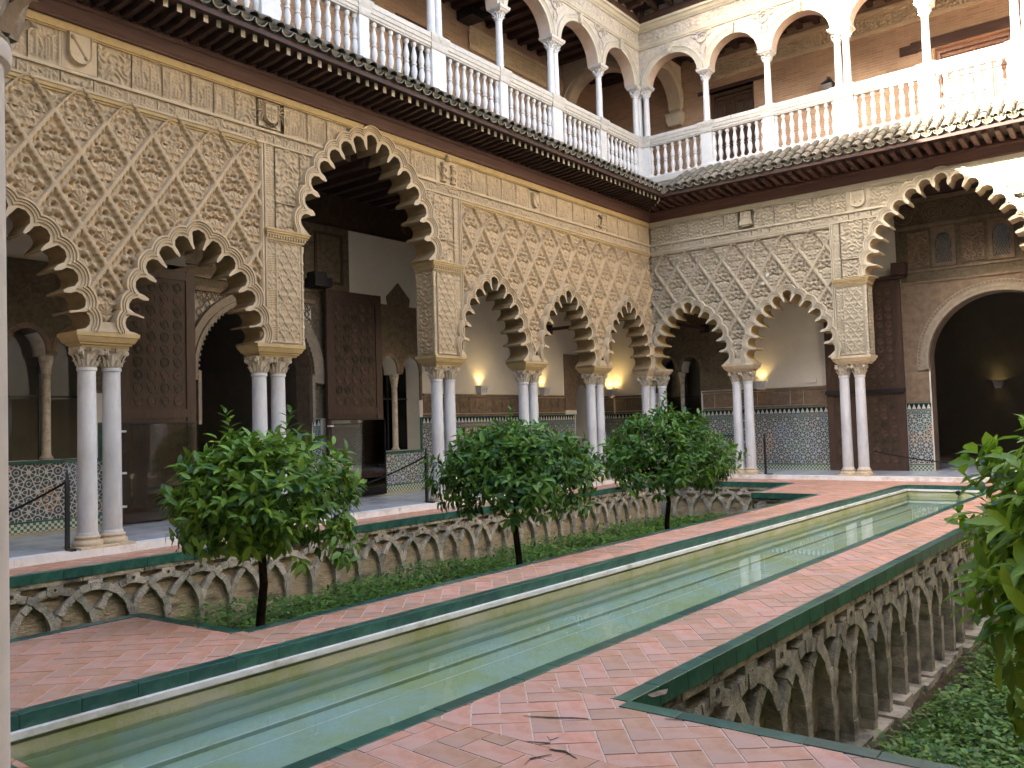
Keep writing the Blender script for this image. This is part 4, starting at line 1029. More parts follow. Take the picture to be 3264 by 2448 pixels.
# stucco round the twin windows
def above(hole, vcut):
    """window hole clipped to heights above vcut, for a plate whose lower edge is vcut"""
    return [(p[0], max(p[1], vcut)) for p in hole]
def win_surround(r, u0, u1, sill, spring, hole, vt):
    h = [(p[0], p[1]) for p in hole]
    mb = MB(); pts = [(u0, spring-.55)]+[(h[-1][0], spring-.55)]
    arch = h[2:]; arch = arch[::-1]
    path = [(u0,spring-.55),(h[0][0],spring-.55)]+arch+[(h[1][0],spring-.55),(u1,spring-.55),(u1,vt),(u0,vt)]
    plate(mb, path, [], .03); walls(mb, path, 0, .03); mb.build('stucco_surround', DP, r)
    um = (h[0][0]+h[1][0])/2
    for s_ in (-1, 1):
        c = um+s_*(.075+(um-.075-h[0][0])/2); R = (um-.075-h[0][0])/2
        mb = MB(); mb.grid([[(c+(R+q)*math.cos(t), spring+.05+(R*1.25+q)*math.sin(t), w) for t in np.linspace(0, PI, 17)] for q, w in ((0,.03),(0,.05),(.04,.05),(.045,.04),(.07,.045),(.075,.03))]); mb.build('window_archivolt', m_frieze, r)
    b = MB(); b.lathe([(.09,0),(.095,.03),(.07,.06),(.062,.09),(.058,spring-sill-.28),(.07,spring-sill-.27),(.065,spring-sill-.24),(.1,spring-sill-.06),(.1,spring-sill)], 14)
    b.v = [(um+p[0], sill+p[2], -.16+p[1]) for p in b.v]; b.build('colonnette', m_capital, r, smooth=True)
    MB().box(u0+.02,u1-.02,sill-.05,sill,-.1,.05).build('sill', m_green, r)
    mb = MB(); mb.box(u0+.02,u0+.07,sill,1.66,0,.03); mb.box(u1-.07,u1-.02,sill,1.66,0,.03); mb.build('window_trim', m_green, r)
    mb = MB(); mb.box(h[0][0],h[1][0],2.05,2.08,-.40,-.37); mb.box(um-.02,um+.02,sill,spring,-.40,-.37); mb.build('window_bar', m_metal, r)
    MB().box(h[0][0]-.1,h[1][0]+.1,sill,spring+.7,-.385,-.38).build('window_glass', m_glass, r)
win_surround(r, 4.72, 6.30, 1.13, 2.66, win1, 4.03); win_surround(r, 11.90, 13.27, .96, 2.58, win2, 4.03); win_surround(r, 1.9, 3.6, 1.13, 2.66, win0, 4.03)
for (a, b, v1, sw) in ((-.5,1.9,1.66,True),(1.9,4.72,1.08,False),(4.72,6.30,1.08,False),(6.30,6.45,1.66,True),(7.74,7.86,1.66,True),(10.30,10.48,1.66,True),(11.93,13.27,.91,False),(13.27,19.2,1.66,True),(20.0,YB,1.66,True)): dado(r, a, b, ZF, v1, sw)
def stucco_frieze(r, u0, u1):
    MB().box(u0,u1,1.668,1.72,0,.02).build('frieze_base', m_frieze, r); MB().box(u0,u1,2.12,2.175,0,.045).build('frieze_cornice', m_frieze, r)
    u = u0; k = 0
    while u < u1-.06:
        w = min(.34 if k % 2 == 0 else .86, u1-u); mb = MB(); mb.box(u+.01,u+w-.01,1.735,2.105,0,.014)
        mb.box(u+.01,u+w-.01,1.735,1.755,.014,.026); mb.box(u+.01,u+w-.01,2.085,2.105,.014,.026); mb.box(u+.01,u+.03,1.755,2.085,.014,.0262); mb.box(u+w-.03,u+w-.01,1.755,2.085,.014,.0262)
        if k % 2 == 0 and w > .3:
            for rr_ in (.12,.06):
                b0 = len(mb.v); mb.lathe([(rr_,.0),(rr_,.014),(rr_-.025,.016),(rr_-.03,.002)],16,cap=False); mb.v[b0:] = [(u+w/2+p[0],1.92+p[1],.014+p[2]) for p in mb.v[b0:]]
            mb.box(u+w/2-.03,u+w/2+.03,1.88,1.96,.014,.03)
        else:
            for x0, y0, x1, y1 in strokes(k+3, w-.08, .3): mb.tube([(u+.05+x0,1.775+y0,.014),(u+.05+x1,1.775+y1,.016)],.009,4)
        mb.build('stucco_panel', m_frieze, r); u += w; k += 1
stucco_frieze(r, 13.30, 18.74); stucco_frieze(r, 20.15, YB-.05)
# pointed niche relief over the far twin window
mb = MB(); mb.prism([(12.3,4.03),(12.92,4.03),(12.95,4.2),(12.61,4.52),(12.27,4.2)], 0, .03); mb.build('stucco_finial', DP, r)
# brown stucco round the black pointed doorway
nd = [(19.27,1.78),(19.27,2.02)]+[p for p in pd[3:-1]][::-1]+[(19.95,2.02),(19.95,1.78)]
mb = MB(); path = [(18.76,1.78)]+nd+[(20.2,1.78),(20.2,3.3),(18.76,3.3)]; plate(mb, path, [], .03); walls(mb, path, 0, .03); mb.build('stucco_surround', m_frieze, r)
MB().box(18.76,19.27,1.668,1.775,0,.04).build('white_slab', m_white, r); MB().box(19.95,20.2,1.668,1.775,0,.04).build('white_slab', m_white, r)
# great doorway: archivolt, pierced spandrels, lintel and carved bands above
ao = arcpts(9.08, 2.52, 1.24, -8, 188, 40)
def archivolt(r, uc, cv, prof, deg, n, mat, name='archivolt'):
    mb = MB(); mb.grid([[(uc+R*math.cos(t), cv+R*math.sin(t), w) for t in np.linspace(math.radians(-deg), math.radians(180+deg), n)] for R, w in prof]); return mb.build(name, mat, r)
archivolt(r, 9.08, 2.52, [(1.22,.0),(1.22,.10),(1.30,.12),(1.31,.09),(1.40,.10),(1.44,.11),(1.45,.02)], 8, 44, m_archiv)
mb = MB()
for k in range(44):
    t = math.radians(-8+196*(k+.5)/44); c, s_ = math.cos(t), math.sin(t); mb.box(9.08+1.215*c-.016,9.08+1.215*c+.016,2.52+1.215*s_-.02,2.52+1.215*s_+.02,.02,.115)
mb.build('archivolt_fringe', m_archiv, r)
mb = MB(); pw, ph = .105, .15
for k in range(-14, 15):
    for j in range(0, 10):
        x, y = 9.08+(k+.5*(j % 2))*pw, 2.6+j*ph
        if math.hypot(x-9.08, y-2.52) < 1.47 or not (7.88 < x < 10.28) or y > 3.83: continue
        for s_ in (-1, 1):
            mb.tube([(x,y-ph*.55,.03),(x+s_*pw*.5,y,.04),(x,y+ph*.55,.03)], .014, 4)
mb.build('pierced_lattice', m_frieze, r)
MB().box(7.80,10.36,3.86,3.93,0,.08).build('lintel', m_frieze, r); MB().box(7.80,10.36,3.93,4.08,0,.05).build('lintel', DP, r); MB().box(7.76,10.40,4.08,4.13,0,.09).build('lintel', m_frieze, r)
MB().box(6.30,7.855,1.67,4.149,0,.006).build('painted_wall', DP, r); MB().box(10.31,11.90,1.67,4.149,0,.006).build('painted_wall', DP, r); MB().box(6.2,11.27,4.15,5.48,0,.012).build('painted_wall', DP, r)
for k, (a, b) in enumerate(((6.5,7.3),(7.5,8.2),(8.45,9.2),(9.45,10.15),(10.4,11.1))):
    mb = MB(); mb.box(a,a+.05,4.3,5.3,.012,.04); mb.box(b-.05,b,4.3,5.3,.012,.04); mb.box(a+.05,b-.05,5.25,5.3,.012,.041); mb.box(a+.05,b-.05,4.3,4.35,.012,.041); mb.build('wall_panel_frame', m_door, r)
MB().box(-1,YB,5.49,6.05,0,.03).build('carved_wood_band', m_door, r); MB().box(-1,YB,6.06,6.14,0,.10).build('wood_cornice', m_wood, r); MB().box(-1,YB,5.44,5.488,0,.06).build('wood_cornice', m_wood, r)
mb = MB()
for k in range(30):
    c = 6.4+k*.5
    for q in (.16,.09): mb.tube([(c+q*math.cos(t), 5.77+q*math.sin(t), .03) for t in np.linspace(0, 2*PI, 11)], .012, 4)
    mb.tube([(c+.16,5.77,.03),(c+.25,5.9,.03),(c+.34,5.77,.03)], .012, 4)
mb.build('wood_band_carving', m_doorin, r)
mb = MB(); mb.box(10.24,10.30,1.6,2.5,0,.10); mb.box(7.86,7.92,1.6,2.5,0,.10); mb.build('door_jamb', m_archiv, r)
# rooms behind the openings
def room(name, x0, x1, y0, y1, z1, mat, skip):
    mb = MB(); P = [(x0,y0,ZF),(x1,y0,ZF),(x1,y1,ZF),(x0,y1,ZF),(x0,y0,z1),(x1,y0,z1),(x1,y1,z1),(x0,y1,z1)]
    F = {'top':(4,5,6,7),'y0':(0,1,5,4),'x1':(1,2,6,5),'y1':(2,3,7,6),'x0':(3,0,4,7)}
    for k, f in F.items():
        if k not in skip: mb.add(P, [f])
    tag(mb.build(name, mat), kind='structure')
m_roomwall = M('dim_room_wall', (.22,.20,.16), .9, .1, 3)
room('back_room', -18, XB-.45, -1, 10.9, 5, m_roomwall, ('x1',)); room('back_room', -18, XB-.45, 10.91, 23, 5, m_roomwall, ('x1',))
# door leaves
def leaf(label, M4, u0, u1, v0, v1, glass=None, low=False, w=.10):
    r = thing('door_leaf', label, 'door', M4, 'great carved wooden door leaves')
    MB().box(u0,u1,v0,v1,w,w+.06).build('board', m_door, r)
    f = w+.06; mb = MB(); s_ = .16; mb.box(u0,u0+s_,v0,v1,f,f+.022); mb.box(u1-s_,u1,v0,v1,f,f+.022)
    mb.build('stile', m_doorrail, r)
    for v in (v0,v0+(v1-v0)*.40,v1-.16): MB().box(u0+s_,u1-s_,v,v+.14,f,f+.02).build('rail', m_doorrail, r)
    a, b = u0+s_+.03, u1-s_-.03; nU = max(3, int((b-a)/.19))
    shp = {}
    def pieces(v0_, v1_):
        nV = int((v1_-v0_)/.19); cu, cv_ = (b-a)/nU, (v1_-v0_)/nV
        for i in range(nU):
            for j in range(nV):
                c, d = a+cu*(i+.5), v0_+cv_*(j+.5); k = (i+j) % 2
                key = (round(cu,3), round(cv_,3), k)
                if key not in shp:
                    n = 8 if k else 6; R1 = .40*min(cu, cv_)
                    poly = [(R1*(1 if k else (1.15 if q % 3 else .75))*math.cos(2*PI*(q+.5)/n), R1*1.1*math.sin(2*PI*(q+.5)/n)) for q in range(n)]
                    m2 = MB(); m2.grid([[(x*1.0,y*1.0,0) for x,y in poly],[(x*1.0,y*1.0,.012) for x,y in poly],[(x*.8,y*.8,.012) for x,y in poly],[(x*.75,y*.75,.004) for x,y in poly],[(x*.3,y*.3,.010) for x,y in poly]], True); m2.add([(x*.3,y*.3,.010) for x,y in poly],[tuple(range(n))])
                    shp[key] = m2.mesh('inlay_piece', m_doorin)
                child('inlay_piece', shp[key], r, (c, d, f))
    pieces(v0+(v1-v0)*.40+.17, v1-.19)
    if low: pieces(v0+.17, v0+(v1-v0)*.40-.03)
    else: MB().box(a,b,v0+.2,v0+(v1-v0)*.40-.05,f,f+.008).build('plain_panel', m_doorrail, r)
    if glass:
        MB().box(u0+.02,u1-.02,v0+.02,glass,f+.09,f+.10).build('guard_glass', m_glass, r)
        mb = MB()
        for v in (v0+.25,(v0+glass)/2,glass-.12): mb.box(u0-.03,u0+.05,v,v+.03,f+.02,f+.12)
        mb.build('glass_clamp', m_whitestone, r)
        MB().box(u0,u1,glass+.0,glass+.03,f+.02,f+.05).build('guard_bar', m_metal, r)
    return r
leaf('tall dark carved door leaf opened flat left of the great doorway, glazed guard below', frame_left(XB), 6.46, 7.74, ZF+.02, 4.12, 1.62, w=.14)
leaf('tall dark carved door leaf right of the great doorway whose guard glass mirrors the court', frame_left(XB), 10.50, 11.92, ZF+.02, 4.15, 1.62, w=.14)
for u, wd, lb in ((7.1,.4,'black wooden pivot bracket above the left door leaf'),(10.36,.2,'black wooden pivot bracket beside the top of the right door leaf')):
    mb = MB(); mb.box(u-wd,u+wd,4.17,4.34,0,.34); mb.box(u-wd+.06,u+wd-.06,4.34,4.46,0,.26)
    o = mb.build('pivot_bracket', m_metal); o.matrix_world = frame_left(XB); tag(o, lb, 'bracket')
# ------------------------------------------------------------------ gallery behind the end arcade
GE = thing('gallery_wall', 'shaded back wall of the end gallery with blue green tiled dado and a wide round arch', 'wall', frame_end(YB)); r = GE
wE = twin_opening(-11.40, -10.13, 1.0, 2.75); dE = horseshoe(-2.93, 1.47, 2.62, ZF, 7, 32)
mb = MB(); thick_plate(mb, [(XB-.6,0),(3.4,0),(3.4,6.6),(XB-.6,6.6)], [wE, dE], -.45, 0); mb.build('wall_face', m_white, r)
win_surround(r, -11.9, -9.05, 1.0, 2.75, wE, 4.6)
MB().box(-12.0,-9.0,4.605,6.0,0,.02).build('stucco_surround', DP, r)
for (a, b, v1, sw) in ((XB,-11.62,1.66,True),(-11.62,-10.1,.95,False),(-10.1,-6.74,1.66,True),(-4.93,-4.41,1.66,True),(-1.45,3.3,1.66,True)): dado(r, a, b, ZF-.03, v1, sw)
stucco_frieze(r, -10.08, -6.74); stucco_frieze(r, XB+.05, -11.95)
archivolt(r, -2.93, 2.62, [(1.47,0),(1.47,.09),(1.54,.10),(1.55,.07),(1.63,.08),(1.64,.05),(1.72,.07),(1.74,.012)], 7, 48, m_archiv)
mb = MB()
for k in range(70):
    t = math.radians(-5+190*(k+.5)/70); mb.box(-2.93+1.68*math.cos(t)-.018,-2.93+1.68*math.cos(t)+.018,2.62+1.68*math.sin(t)-.018,2.62+1.68*math.sin(t)+.018,.05,.075)
mb.build('archivolt_beading', m_frieze, r)
mb = MB(); path = [(-5.0,1.67),(-4.42,1.67),(-4.42,2.45)]+[(-2.93+1.73*math.cos(t), 2.62+1.73*math.sin(t)) for t in np.linspace(PI+.1, -.1, 40)]+[(-1.2,1.67),(-.8,1.67),(-.8,4.42),(-5.0,4.42)]
plate(mb, path, [], .03); walls(mb, path, 0, .03); mb.build('stucco_surround', m_frieze, r)
MB().box(-5.0,-.7,4.43,4.48,0,.06).build('string_course', m_frieze, r); MB().box(-4.92,-.7,4.48,4.70,0,.02).build('plain_band', DP, r); MB().box(-4.95,-.7,4.70,4.75,0,.05).build('string_course', m_frieze, r)
MB().box(-5.0,-.7,4.75,5.72,0,.010).build('panel_ground', DP, r)
for k, u in enumerate((-4.75,-4.2,-3.62,-3.04,-2.46,-1.88,-1.3)):
    b = MB()
    if k % 2:
        b.box(u,u+.46,4.80,5.66,0,.012); b.build('lattice_window', m_sawback, r)
        mb = MB(); pts = [(u,4.8)]+[(u+.23+.17*math.cos(t), 5.35+.22*math.sin(t)) for t in np.linspace(PI,0,11)]
        hole = [(u+.06,4.86),(u+.40,4.86)]+[(u+.23+.17*math.cos(t), 5.36+.2*math.sin(t)) for t in np.linspace(0,PI,11)]
        thick_plate(mb, [(u-.02,4.78),(u+.48,4.78),(u+.48,5.70),(u-.02,5.70)], [hole], .012, .045); mb.build('lattice_window_frame', m_frieze, r)
        mb = MB()
        for q in range(-4, 9):
            for s_ in (-1, 1):
                x0 = u+.06+q*.055; p0, p1 = (x0, 4.86), (x0+s_*.34, 5.5); 
                pts = [lerp(p0[0],p1[0],t) for t in (0,1)]
                mb.tube([(min(max(p0[0],u+.06),u+.4),4.86,.02),(min(max(lerp(p0[0],p1[0],.5),u+.06),u+.4),5.18,.02),(min(max(p1[0],u+.06),u+.4),5.5,.02)], .006, 4)
        mb.build('window_lattice', m_frieze, r)
    else:
        b.box(u+.0,u+.5,4.80,5.66,0,.02); b.build('stucco_panel', DP, r)
        n1, n2 = 42, 72; X, Y = np.meshgrid(np.linspace(0,.46,n1), np.linspace(0,.82,n2), indexing='ij'); me = hf_mesh('stucco_relief', X, Y, relief('floral',X,Y,.46,.82,k), m_frieze); child('stucco_relief', me, r, (u+.02,4.82,.022))
MB().box(-5.0,-.7,5.72,5.80,0,.06).build('string_course', m_frieze, r); MB().box(-5.0,-.7,5.80,6.34,0,.02).build('frieze_ground', DP, r); MB().box(-5.2,-.5,6.34,6.42,0,.09).build('string_course', m_frieze, r)
for k in range(7):
    c = -4.8+k*.62; mb = MB()
    for R in (.2,.14,.07): mb.tube([(c+R*math.cos(t),6.07+R*math.sin(t),.025) for t in np.linspace(0,2*PI,15)], .017, 5)
    mb.tube([(c+.2,6.07,.025),(c+.31,6.2,.03),(c+.42,6.05,.025)], .018, 5); mb.tube([(c+.25,5.92,.025),(c+.33,6.0,.03)], .014, 5); mb.build('frieze_rosette', m_frieze, r)
leaf('tall brown cedar door leaf with low painted panel, left of the wide round arch', frame_end(YB), -6.72, -4.93, ZF+.0, 4.62, None, True, .06)
o = MB().box(-6.74,-4.9,1.93,2.02,.15,.20).build('guard_bar', m_metal); o.matrix_world = frame_end(YB); tag(o, 'black iron guard bar across the cedar door leaf in the end gallery', 'bar')
mb = MB(); mb.box(-5.05,-4.75,4.66,4.95,0,.34); mb.box(-5.45,-4.78,4.60,4.68,0,.25)
o = mb.build('pivot_bracket', m_wood); o.matrix_world = frame_end(YB); tag(o, 'dark wooden pivot bracket over the cedar door leaf by the wide round arch', 'bracket')
def lining(r, loop, mat):
    mb = MB(); c = (sum(p[0] for p in loop)/len(loop), sum(p[1] for p in loop)/len(loop))
    L2 = [(p[0]+(c[0]-p[0])*.006, p[1]+(c[1]-p[1])*.006) for p in loop]; L2 = L2[1:]+L2[:1]
    mb.grid([[(p[0],p[1],.002) for p in L2],[(p[0],p[1],-.46) for p in L2]]); mb.build('door_reveal', mat, r)
lining(GE, dE, m_frieze); lining(GL, door, m_frieze); lining(GL, win1, DP); lining(GE, wE, DP)
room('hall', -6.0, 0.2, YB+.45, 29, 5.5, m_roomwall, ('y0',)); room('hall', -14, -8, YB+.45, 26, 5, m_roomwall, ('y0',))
mb = MB(); mb.box(-12.9,-10.83,-1,21.3,6.15,6.3); mb.box(-10.83,3.4,19.64,21.3,6.45,6.6)
tag(mb.build('gallery_ceiling', m_wood), kind='structure')
mb = MB()
for k in range(54): mb.box(-12.85,-10.9,.3+k*.4,.42+k*.4,6.03,6.149)
tag(mb.build('ceiling_beams', m_wood), kind='structure')
# ------------------------------------------------------------------ eaves of the lower arcades
def eave(name, label, M4, u0, u1, c_end, v0, rp=.1855, tp=.2155, pale=True):
    """c_end: 'max' or 'min' = the end that meets the court's inner corner"""
    r = thing(name, label, 'eaves', M4)
    MB().grid([[(u1, v, w) for v, w in ((v0,0),(v0+.001,.05),(v0+.03,.06),(v0+.05,.05),(v0+.18,.075),(v0+.20,.10),(v0+.235,.11),(v0+.25,.085),(v0+.25,0))][i:i+1]+[(u0, v, w) for v, w in ((v0,0),(v0+.001,.05),(v0+.03,.06),(v0+.05,.05),(v0+.18,.075),(v0+.20,.10),(v0+.235,.11),(v0+.25,.085),(v0+.25,0))][i:i+1] for i in range(9)]).build('fascia', m_fascia, r)
    cl = .0
    def lim(w): return (u0, u1-w) if c_end == 'max' else (u0+w, u1)
    for seg in (0, 1):                            # soffit boards, mitred at the corner
        v = v0+.375+seg*.002
    a, b = (u0, u1) if c_end == 'max' else (u0, u1)
    q = [(a, 0), (b, 0), ((b-.84) if c_end == 'max' else b, .84), (a if c_end == 'max' else a+.84, .84)]
    mb = MB(); vs = [(x, v0+.375, y) for x, y in q]+[(x, v0+.40, y) for x, y in q]
    mb.add(vs, [(0,1,2,3),(7,6,5,4),(0,4,5,1),(1,5,6,2),(2,6,7,3),(3,7,4,0)]); mb.build('soffit_board', m_wood, r)
    a, b = lim(.84); MB().box(a, b, v0+.36, v0+.425, .80, .862).build('eave_batten', m_wood, r)
    rm = MB()
    sec = [(.04,-.01,.1),(.30,-.012,.1),(.45,-.004,.1),(.58,.016,.1),(.68,.02,.1),(.75,.004 if pale else .03,.1)]; hw_ = .032 if pale else .045
    rm.add([(x, y, z) for z, lo_, hi_ in sec for x, y in ((-hw_,lo_),(hw_,lo_),(hw_,hi_),(-hw_,hi_))], [(i*4+k, i*4+(k+1)%4, i*4+4+(k+1)%4, i*4+4+k) for i in range(5) for k in range(4)]+[(3,2,1,0),(20,21,22,23)])
    rm = rm.mesh('rafter', m_wood if pale else m_fascia)
    re = MB().box(-.033,.033,-.001,.101,.0,.006).mesh('rafter_end', m_raftend)
    k = 0; uu_ = (u1-.12) if c_end == 'max' else (u0+.12)
    while u0-.01 < uu_ < u1+.01:
        d = (u1-uu_) if c_end == 'max' else (uu_-u0)
        ln = min(1, max(.12, (d-.02)/.80))         # jack rafters shorten into the corner
        o = child('rafter', rm, r, (uu_, v0+.272, 0), scale=(1, 1, ln)); e = child('rafter_end', re, o, (0, 0, .75)) if pale else None
        uu_ += -rp if c_end == 'max' else rp
    mb = MB(); uu_ = u0
    while uu_ < u1: mb.prism([(uu_,v0+.25),(uu_+.17,v0+.25),(uu_+.13,v0+.285),(uu_+.085,v0+.30),(uu_+.04,v0+.285)], .06, .085); uu_ += .19
    mb.build('scalloped_fillet', m_fascia, r)
    # roof: slope from the lip up to the foot of the balustrade
    lip = (v0+.455, .90); topp = (v0+1.15, -.28); sl = math.hypot(topp[0]-lip[0], lip[1]-topp[1]); ang = math.atan2(topp[0]-lip[0], lip[1]-topp[1])
    n = 8; L = .46
    def half(rad0, rad1, up, thick=.012):
        mb = MB(); rows = []
        for t, rd in ((0, rad0), (L, rad1)):
            outer = [(rd*math.cos(PI*k/n), up*rd*.8*math.sin(PI*k/n)) for k in range(n+1)]; inner = [((rd-thick)*math.cos(PI*k/n), up*(rd-thick)*.8*math.sin(PI*k/n)) for k in range(n, -1, -1)]
            rows.append([(x, y, t) for x, y in outer+inner])
        mb.grid(rows, True); m = len(rows[0])
        for t in (0, 1):
            for k in range(n): mb.add([rows[t][k], rows[t][k+1], rows[t][m-2-k], rows[t][m-1-k]], [(0,1,2,3)])
        return mb
    # local tile axes: x along u, y normal to the slope, z up the slope
    Rt = Matrix(((1,0,0),(0,math.cos(ang),math.sin(ang)),(0,math.sin(ang),-math.cos(ang)))).to_4x4()
    cover = half(.088, .070, 1).mesh('roof_tile', m_tile, True)
    pan_b = half(.098, .088, -1); pan = pan_b.mesh('channel_tile', m_tile, True)
    plug = MB(); plug.prism([(.083*math.cos(PI+PI*k/8), .07*math.sin(PI+PI*k/8)) for k in range(9)], .05, .07); plug_m = plug.mesh('tile_mortar', m_tile)
    rim = MB(); rows = [[(q*math.cos(PI+PI*k/8), .8*q*math.sin(PI+PI*k/8), z) for k in range(9)] for q, z in ((.099,.0),(.099,-.006),(.082,-.006),(.082,.0))]; rim.grid(rows); rim_m = rim.mesh('tile_rim', m_tileend)
    def put(me, nm, u, s_, lift, up_):
        o = child(nm, me, r); p = Vector((u, lip[0]+math.sin(ang)*s_+math.cos(ang)*lift, lip[1]-math.cos(ang)*s_+math.sin(ang)*lift))
        Mx = Rt.copy(); Mx.translation = p; o.matrix_local = Mx; return o
    uu_ = (u1-.95) if c_end == 'max' else (u0+.95); extra = MB(); st = -tp if c_end == 'max' else tp; cnt = 0
    while u0 < uu_ < u1:
        jit = random.uniform(-.012,.012)
        if cnt < 88:
            p = put(pan, 'channel_tile', uu_, random.uniform(-.012,.012), .068+random.uniform(-.006,.006), 1); child('tile_rim', rim_m, p); child('tile_mortar', plug_m, p)
            put(cover, 'roof_tile', uu_+st*.5, .03+jit, .074+random.uniform(-.005,.005), 1)
        nrow = 3
        for q in range(1, nrow):
            for me_src, du, lf in ((half(.092,.072,1), st*.5, .082), (half(.098,.088,-1), 0, .068)):
                s0 = q*.37+random.uniform(-.02,.02); b0 = len(extra.v); lf2 = lf+random.uniform(-.005,.005)
                extra.add(me_src.v, me_src.f)
                extra.v[b0:] = [(uu_+du+p[0], lip[0]+math.sin(ang)*(s0+p[2])+math.cos(ang)*(lf2+p[1]), lip[1]-math.cos(ang)*(s0+p[2])+math.sin(ang)*(lf2+p[1])) for p in extra.v[b0:]]
        uu_ += st; cnt += 1
    tag(extra.build('upper_tile_rows', m_tile, r, smooth=True), kind='stuff')
    a, b = lim(.84); MB().box(a, b, v0+.426, v0+.60, .62, .80).build('tile_fillet', m_tile, r)
    mb = MB()
    e0, e1 = (u0, u1-.9) if c_end == 'max' else (u0+.9, u1)
    mb.add([(e0, lip[0]+.02, lip[1]-.10), (e1, lip[0]+.02, lip[1]-.10), (u1 if c_end == 'max' else u1, topp[0]-.03, topp[1]), (u0, topp[0]-.03, topp[1])], [(0,1,2,3)])
    mb.build('roof_bed', m_tile, r)
    return r
EL = eave('tiled_eaves', 'long dark timber eaves with pale rafter ends and mossy tiles over the left arcade', frame_left(XW), 2.0, 19.18, 'max', 6.50)
EE = eave('tiled_eaves', 'timber eaves with lichened tiles over the end arcade, sunlit at the right', frame_end(YW), -10.37, 2.9, 'min', 6.50, rp=.212, pale=False)
# corner tile bundle
mb = MB()
for k in range(9):
    s0 = k*.13; mb.tube([(XW+.93-s0*.72, YW-.93+s0*.72, 6.975+s0*.42), (XW+.82-s0*.72, YW-.82+s0*.72, 7.06+s0*.42)], .085, 10, .07)
tag(mb.build('corner_ridge_tiles', m_tile), 'row of mossy ridge tiles running up the inner corner where both eaves meet', 'ridge tiles')
# ------------------------------------------------------------------ upper storey
XU, YU, ZR = -10.65, 19.46, 8.85
bal_prof = [(.055,0),(.055,.04),(.035,.05),(.030,.075),(.036,.10),(.058,.19),(.060,.24),(.046,.31),(.034,.345),(.05,.355),(.05,.385),(.034,.395),(.046,.43),(.056,.48),(.054,.53),(.036,.62),(.026,.68),(.032,.70),(.048,.715),(.048,.735),(.052,.737),(.052,.78)]
bal_me = MB().lathe(bal_prof, 14).mesh('baluster', m_balus, True)
def balustrade(label, M4, peds, ua, ub):
    r = thing('balustrade', label, 'balustrade', M4)
    def box_run(v0, v1, w0, w1, nm, mat):
        o = MB().box(ua, ub, v0, v1, w0, w1).build(nm, mat, r); return o
    box_run(7.60, 7.74, -.22, .04, 'base_course', m_rail); box_run(7.74, 7.775, -.20, .015, 'base_course', m_balus)
    for i, (c, hw) in enumerate(peds):
        MB().loft(c-hw, c+hw, -.185, .012, [(7.60,.01),(7.775,.01),(7.80,0),(8.56,0),(8.58,.006)]).mesh
        mb = MB(); b = MB().loft(c-hw, c+hw, -.19, .0, [(7.60,.012),(7.80,.012),(7.82,0),(8.575,0)]); b.v = [(p[0], p[2], p[1]) for p in b.v]; b.f = [f[::-1] for f in b.f]; b.build('pedestal', m_balus, r)
        b = MB().loft(c-hw-.01, c+hw+.01, -.20, .01, [(8.575,0),(8.60,.012),(8.65,.02),(8.70,.022),(8.75,.04),(8.80,.055),(ZR,.058)]); b.v = [(p[0], p[2], p[1]) for p in b.v]; b.f = [f[::-1] for f in b.f]; b.build('pedestal_cap', m_rail, r)
        if i+1 < len(peds):
            c2, h2 = peds[i+1]; a, b2 = c+hw+.02, c2-h2-.02
            rp = [(8.575,-.165),(8.575,-.02),(8.60,-.015),(8.61,.0),(8.66,.004),(8.67,.02),(8.74,.03),(8.75,.042),(8.835,.046),(8.84,.04),(8.84,-.23),(8.575,-.165)]
            MB().grid([[(b2, v, w), (a, v, w)] for v, w in rp]).build('handrail', m_rail, r)
            n = max(1, round((b2-a+.04)/.2)); st = (b2-a+.04)/n
            for k in range(n+1):
                u = a-.02+st*k
                if k in (0, n): u += .028 if k == 0 else -.028
                child('baluster', bal_me, r, (u, 7.79, -.095), (-PI/2, 0, 0))
    return r
PEDL = [(3.95,.19),(5.9,.11),(7.85,.17),(9.77,.11),(11.66,.19),(13.65,.125),(15.6,.19),(17.56,.13),(19.36,.10)]
PEDE = [(-10.55,.10),(-8.84,.14),(-7.25,.13),(-5.51,.21),(-3.77,.135),(-2.03,.21),(-.3,.135),(1.3,.14)]
balustrade('grey weathered marble balustrade over the left arcade, in open shade', frame_left(XU), PEDL, 3.5, 19.46)
balustrade('white marble balustrade over the end arcade, glaring in the sun at the right', frame_end(YU), PEDE, -10.65, 1.6)
def col_mesh(r0, h): return MB().lathe([(r0*1.5,0),(r0*1.5,.02),(r0*1.25,.045),(r0*1.3,.06),(r0*1.05,.075),(r0*1.04,h*.35),(r0*.9,h-.03),(r0*1.05,h-.02),(r0*1.0,h)], 18).mesh('shaft', m_balus, True)
ush = col_mesh(.078, 1.08); ucap = capital_mesh(.072, .17, m_balus)
def ucol(label, loc, rotz, dbl, cat='column'):
    r = thing('upper_column', label, cat, loc=loc, rotz=rotz, group='slender columns of the upper gallery')
    xs = (-.095, .095) if dbl else (0,)
    for x in xs: child('shaft', ush, r, (x, 0, ZR)); child('capital', ucap, r, (x, 0, ZR+1.08))
    hx = .13+(.095 if dbl else 0)
    MB().loft(-hx,hx,-.15,.15,[(10.09,-.02),(10.11,.0),(10.13,.01),(10.14,.03),(10.18,.04),(10.20,.045)]).build('impost', m_rail, r); return r
LBL = {3.95:'double white column of the left upper gallery out of view to the left',5.9:'single white column of the left upper gallery beyond the top edge',7.85:'double white shaft cut by the top edge at the left',9.77:'single white upper column over the left end of the dark great arch, cut by the top edge',11.66:'double white upper column above the right pier of the dark great arch',13.65:'single white upper column with capital just below the top edge',15.6:'double white upper column in the middle of the left upper gallery',17.56:'single white upper column beside the corner of the upper gallery'}
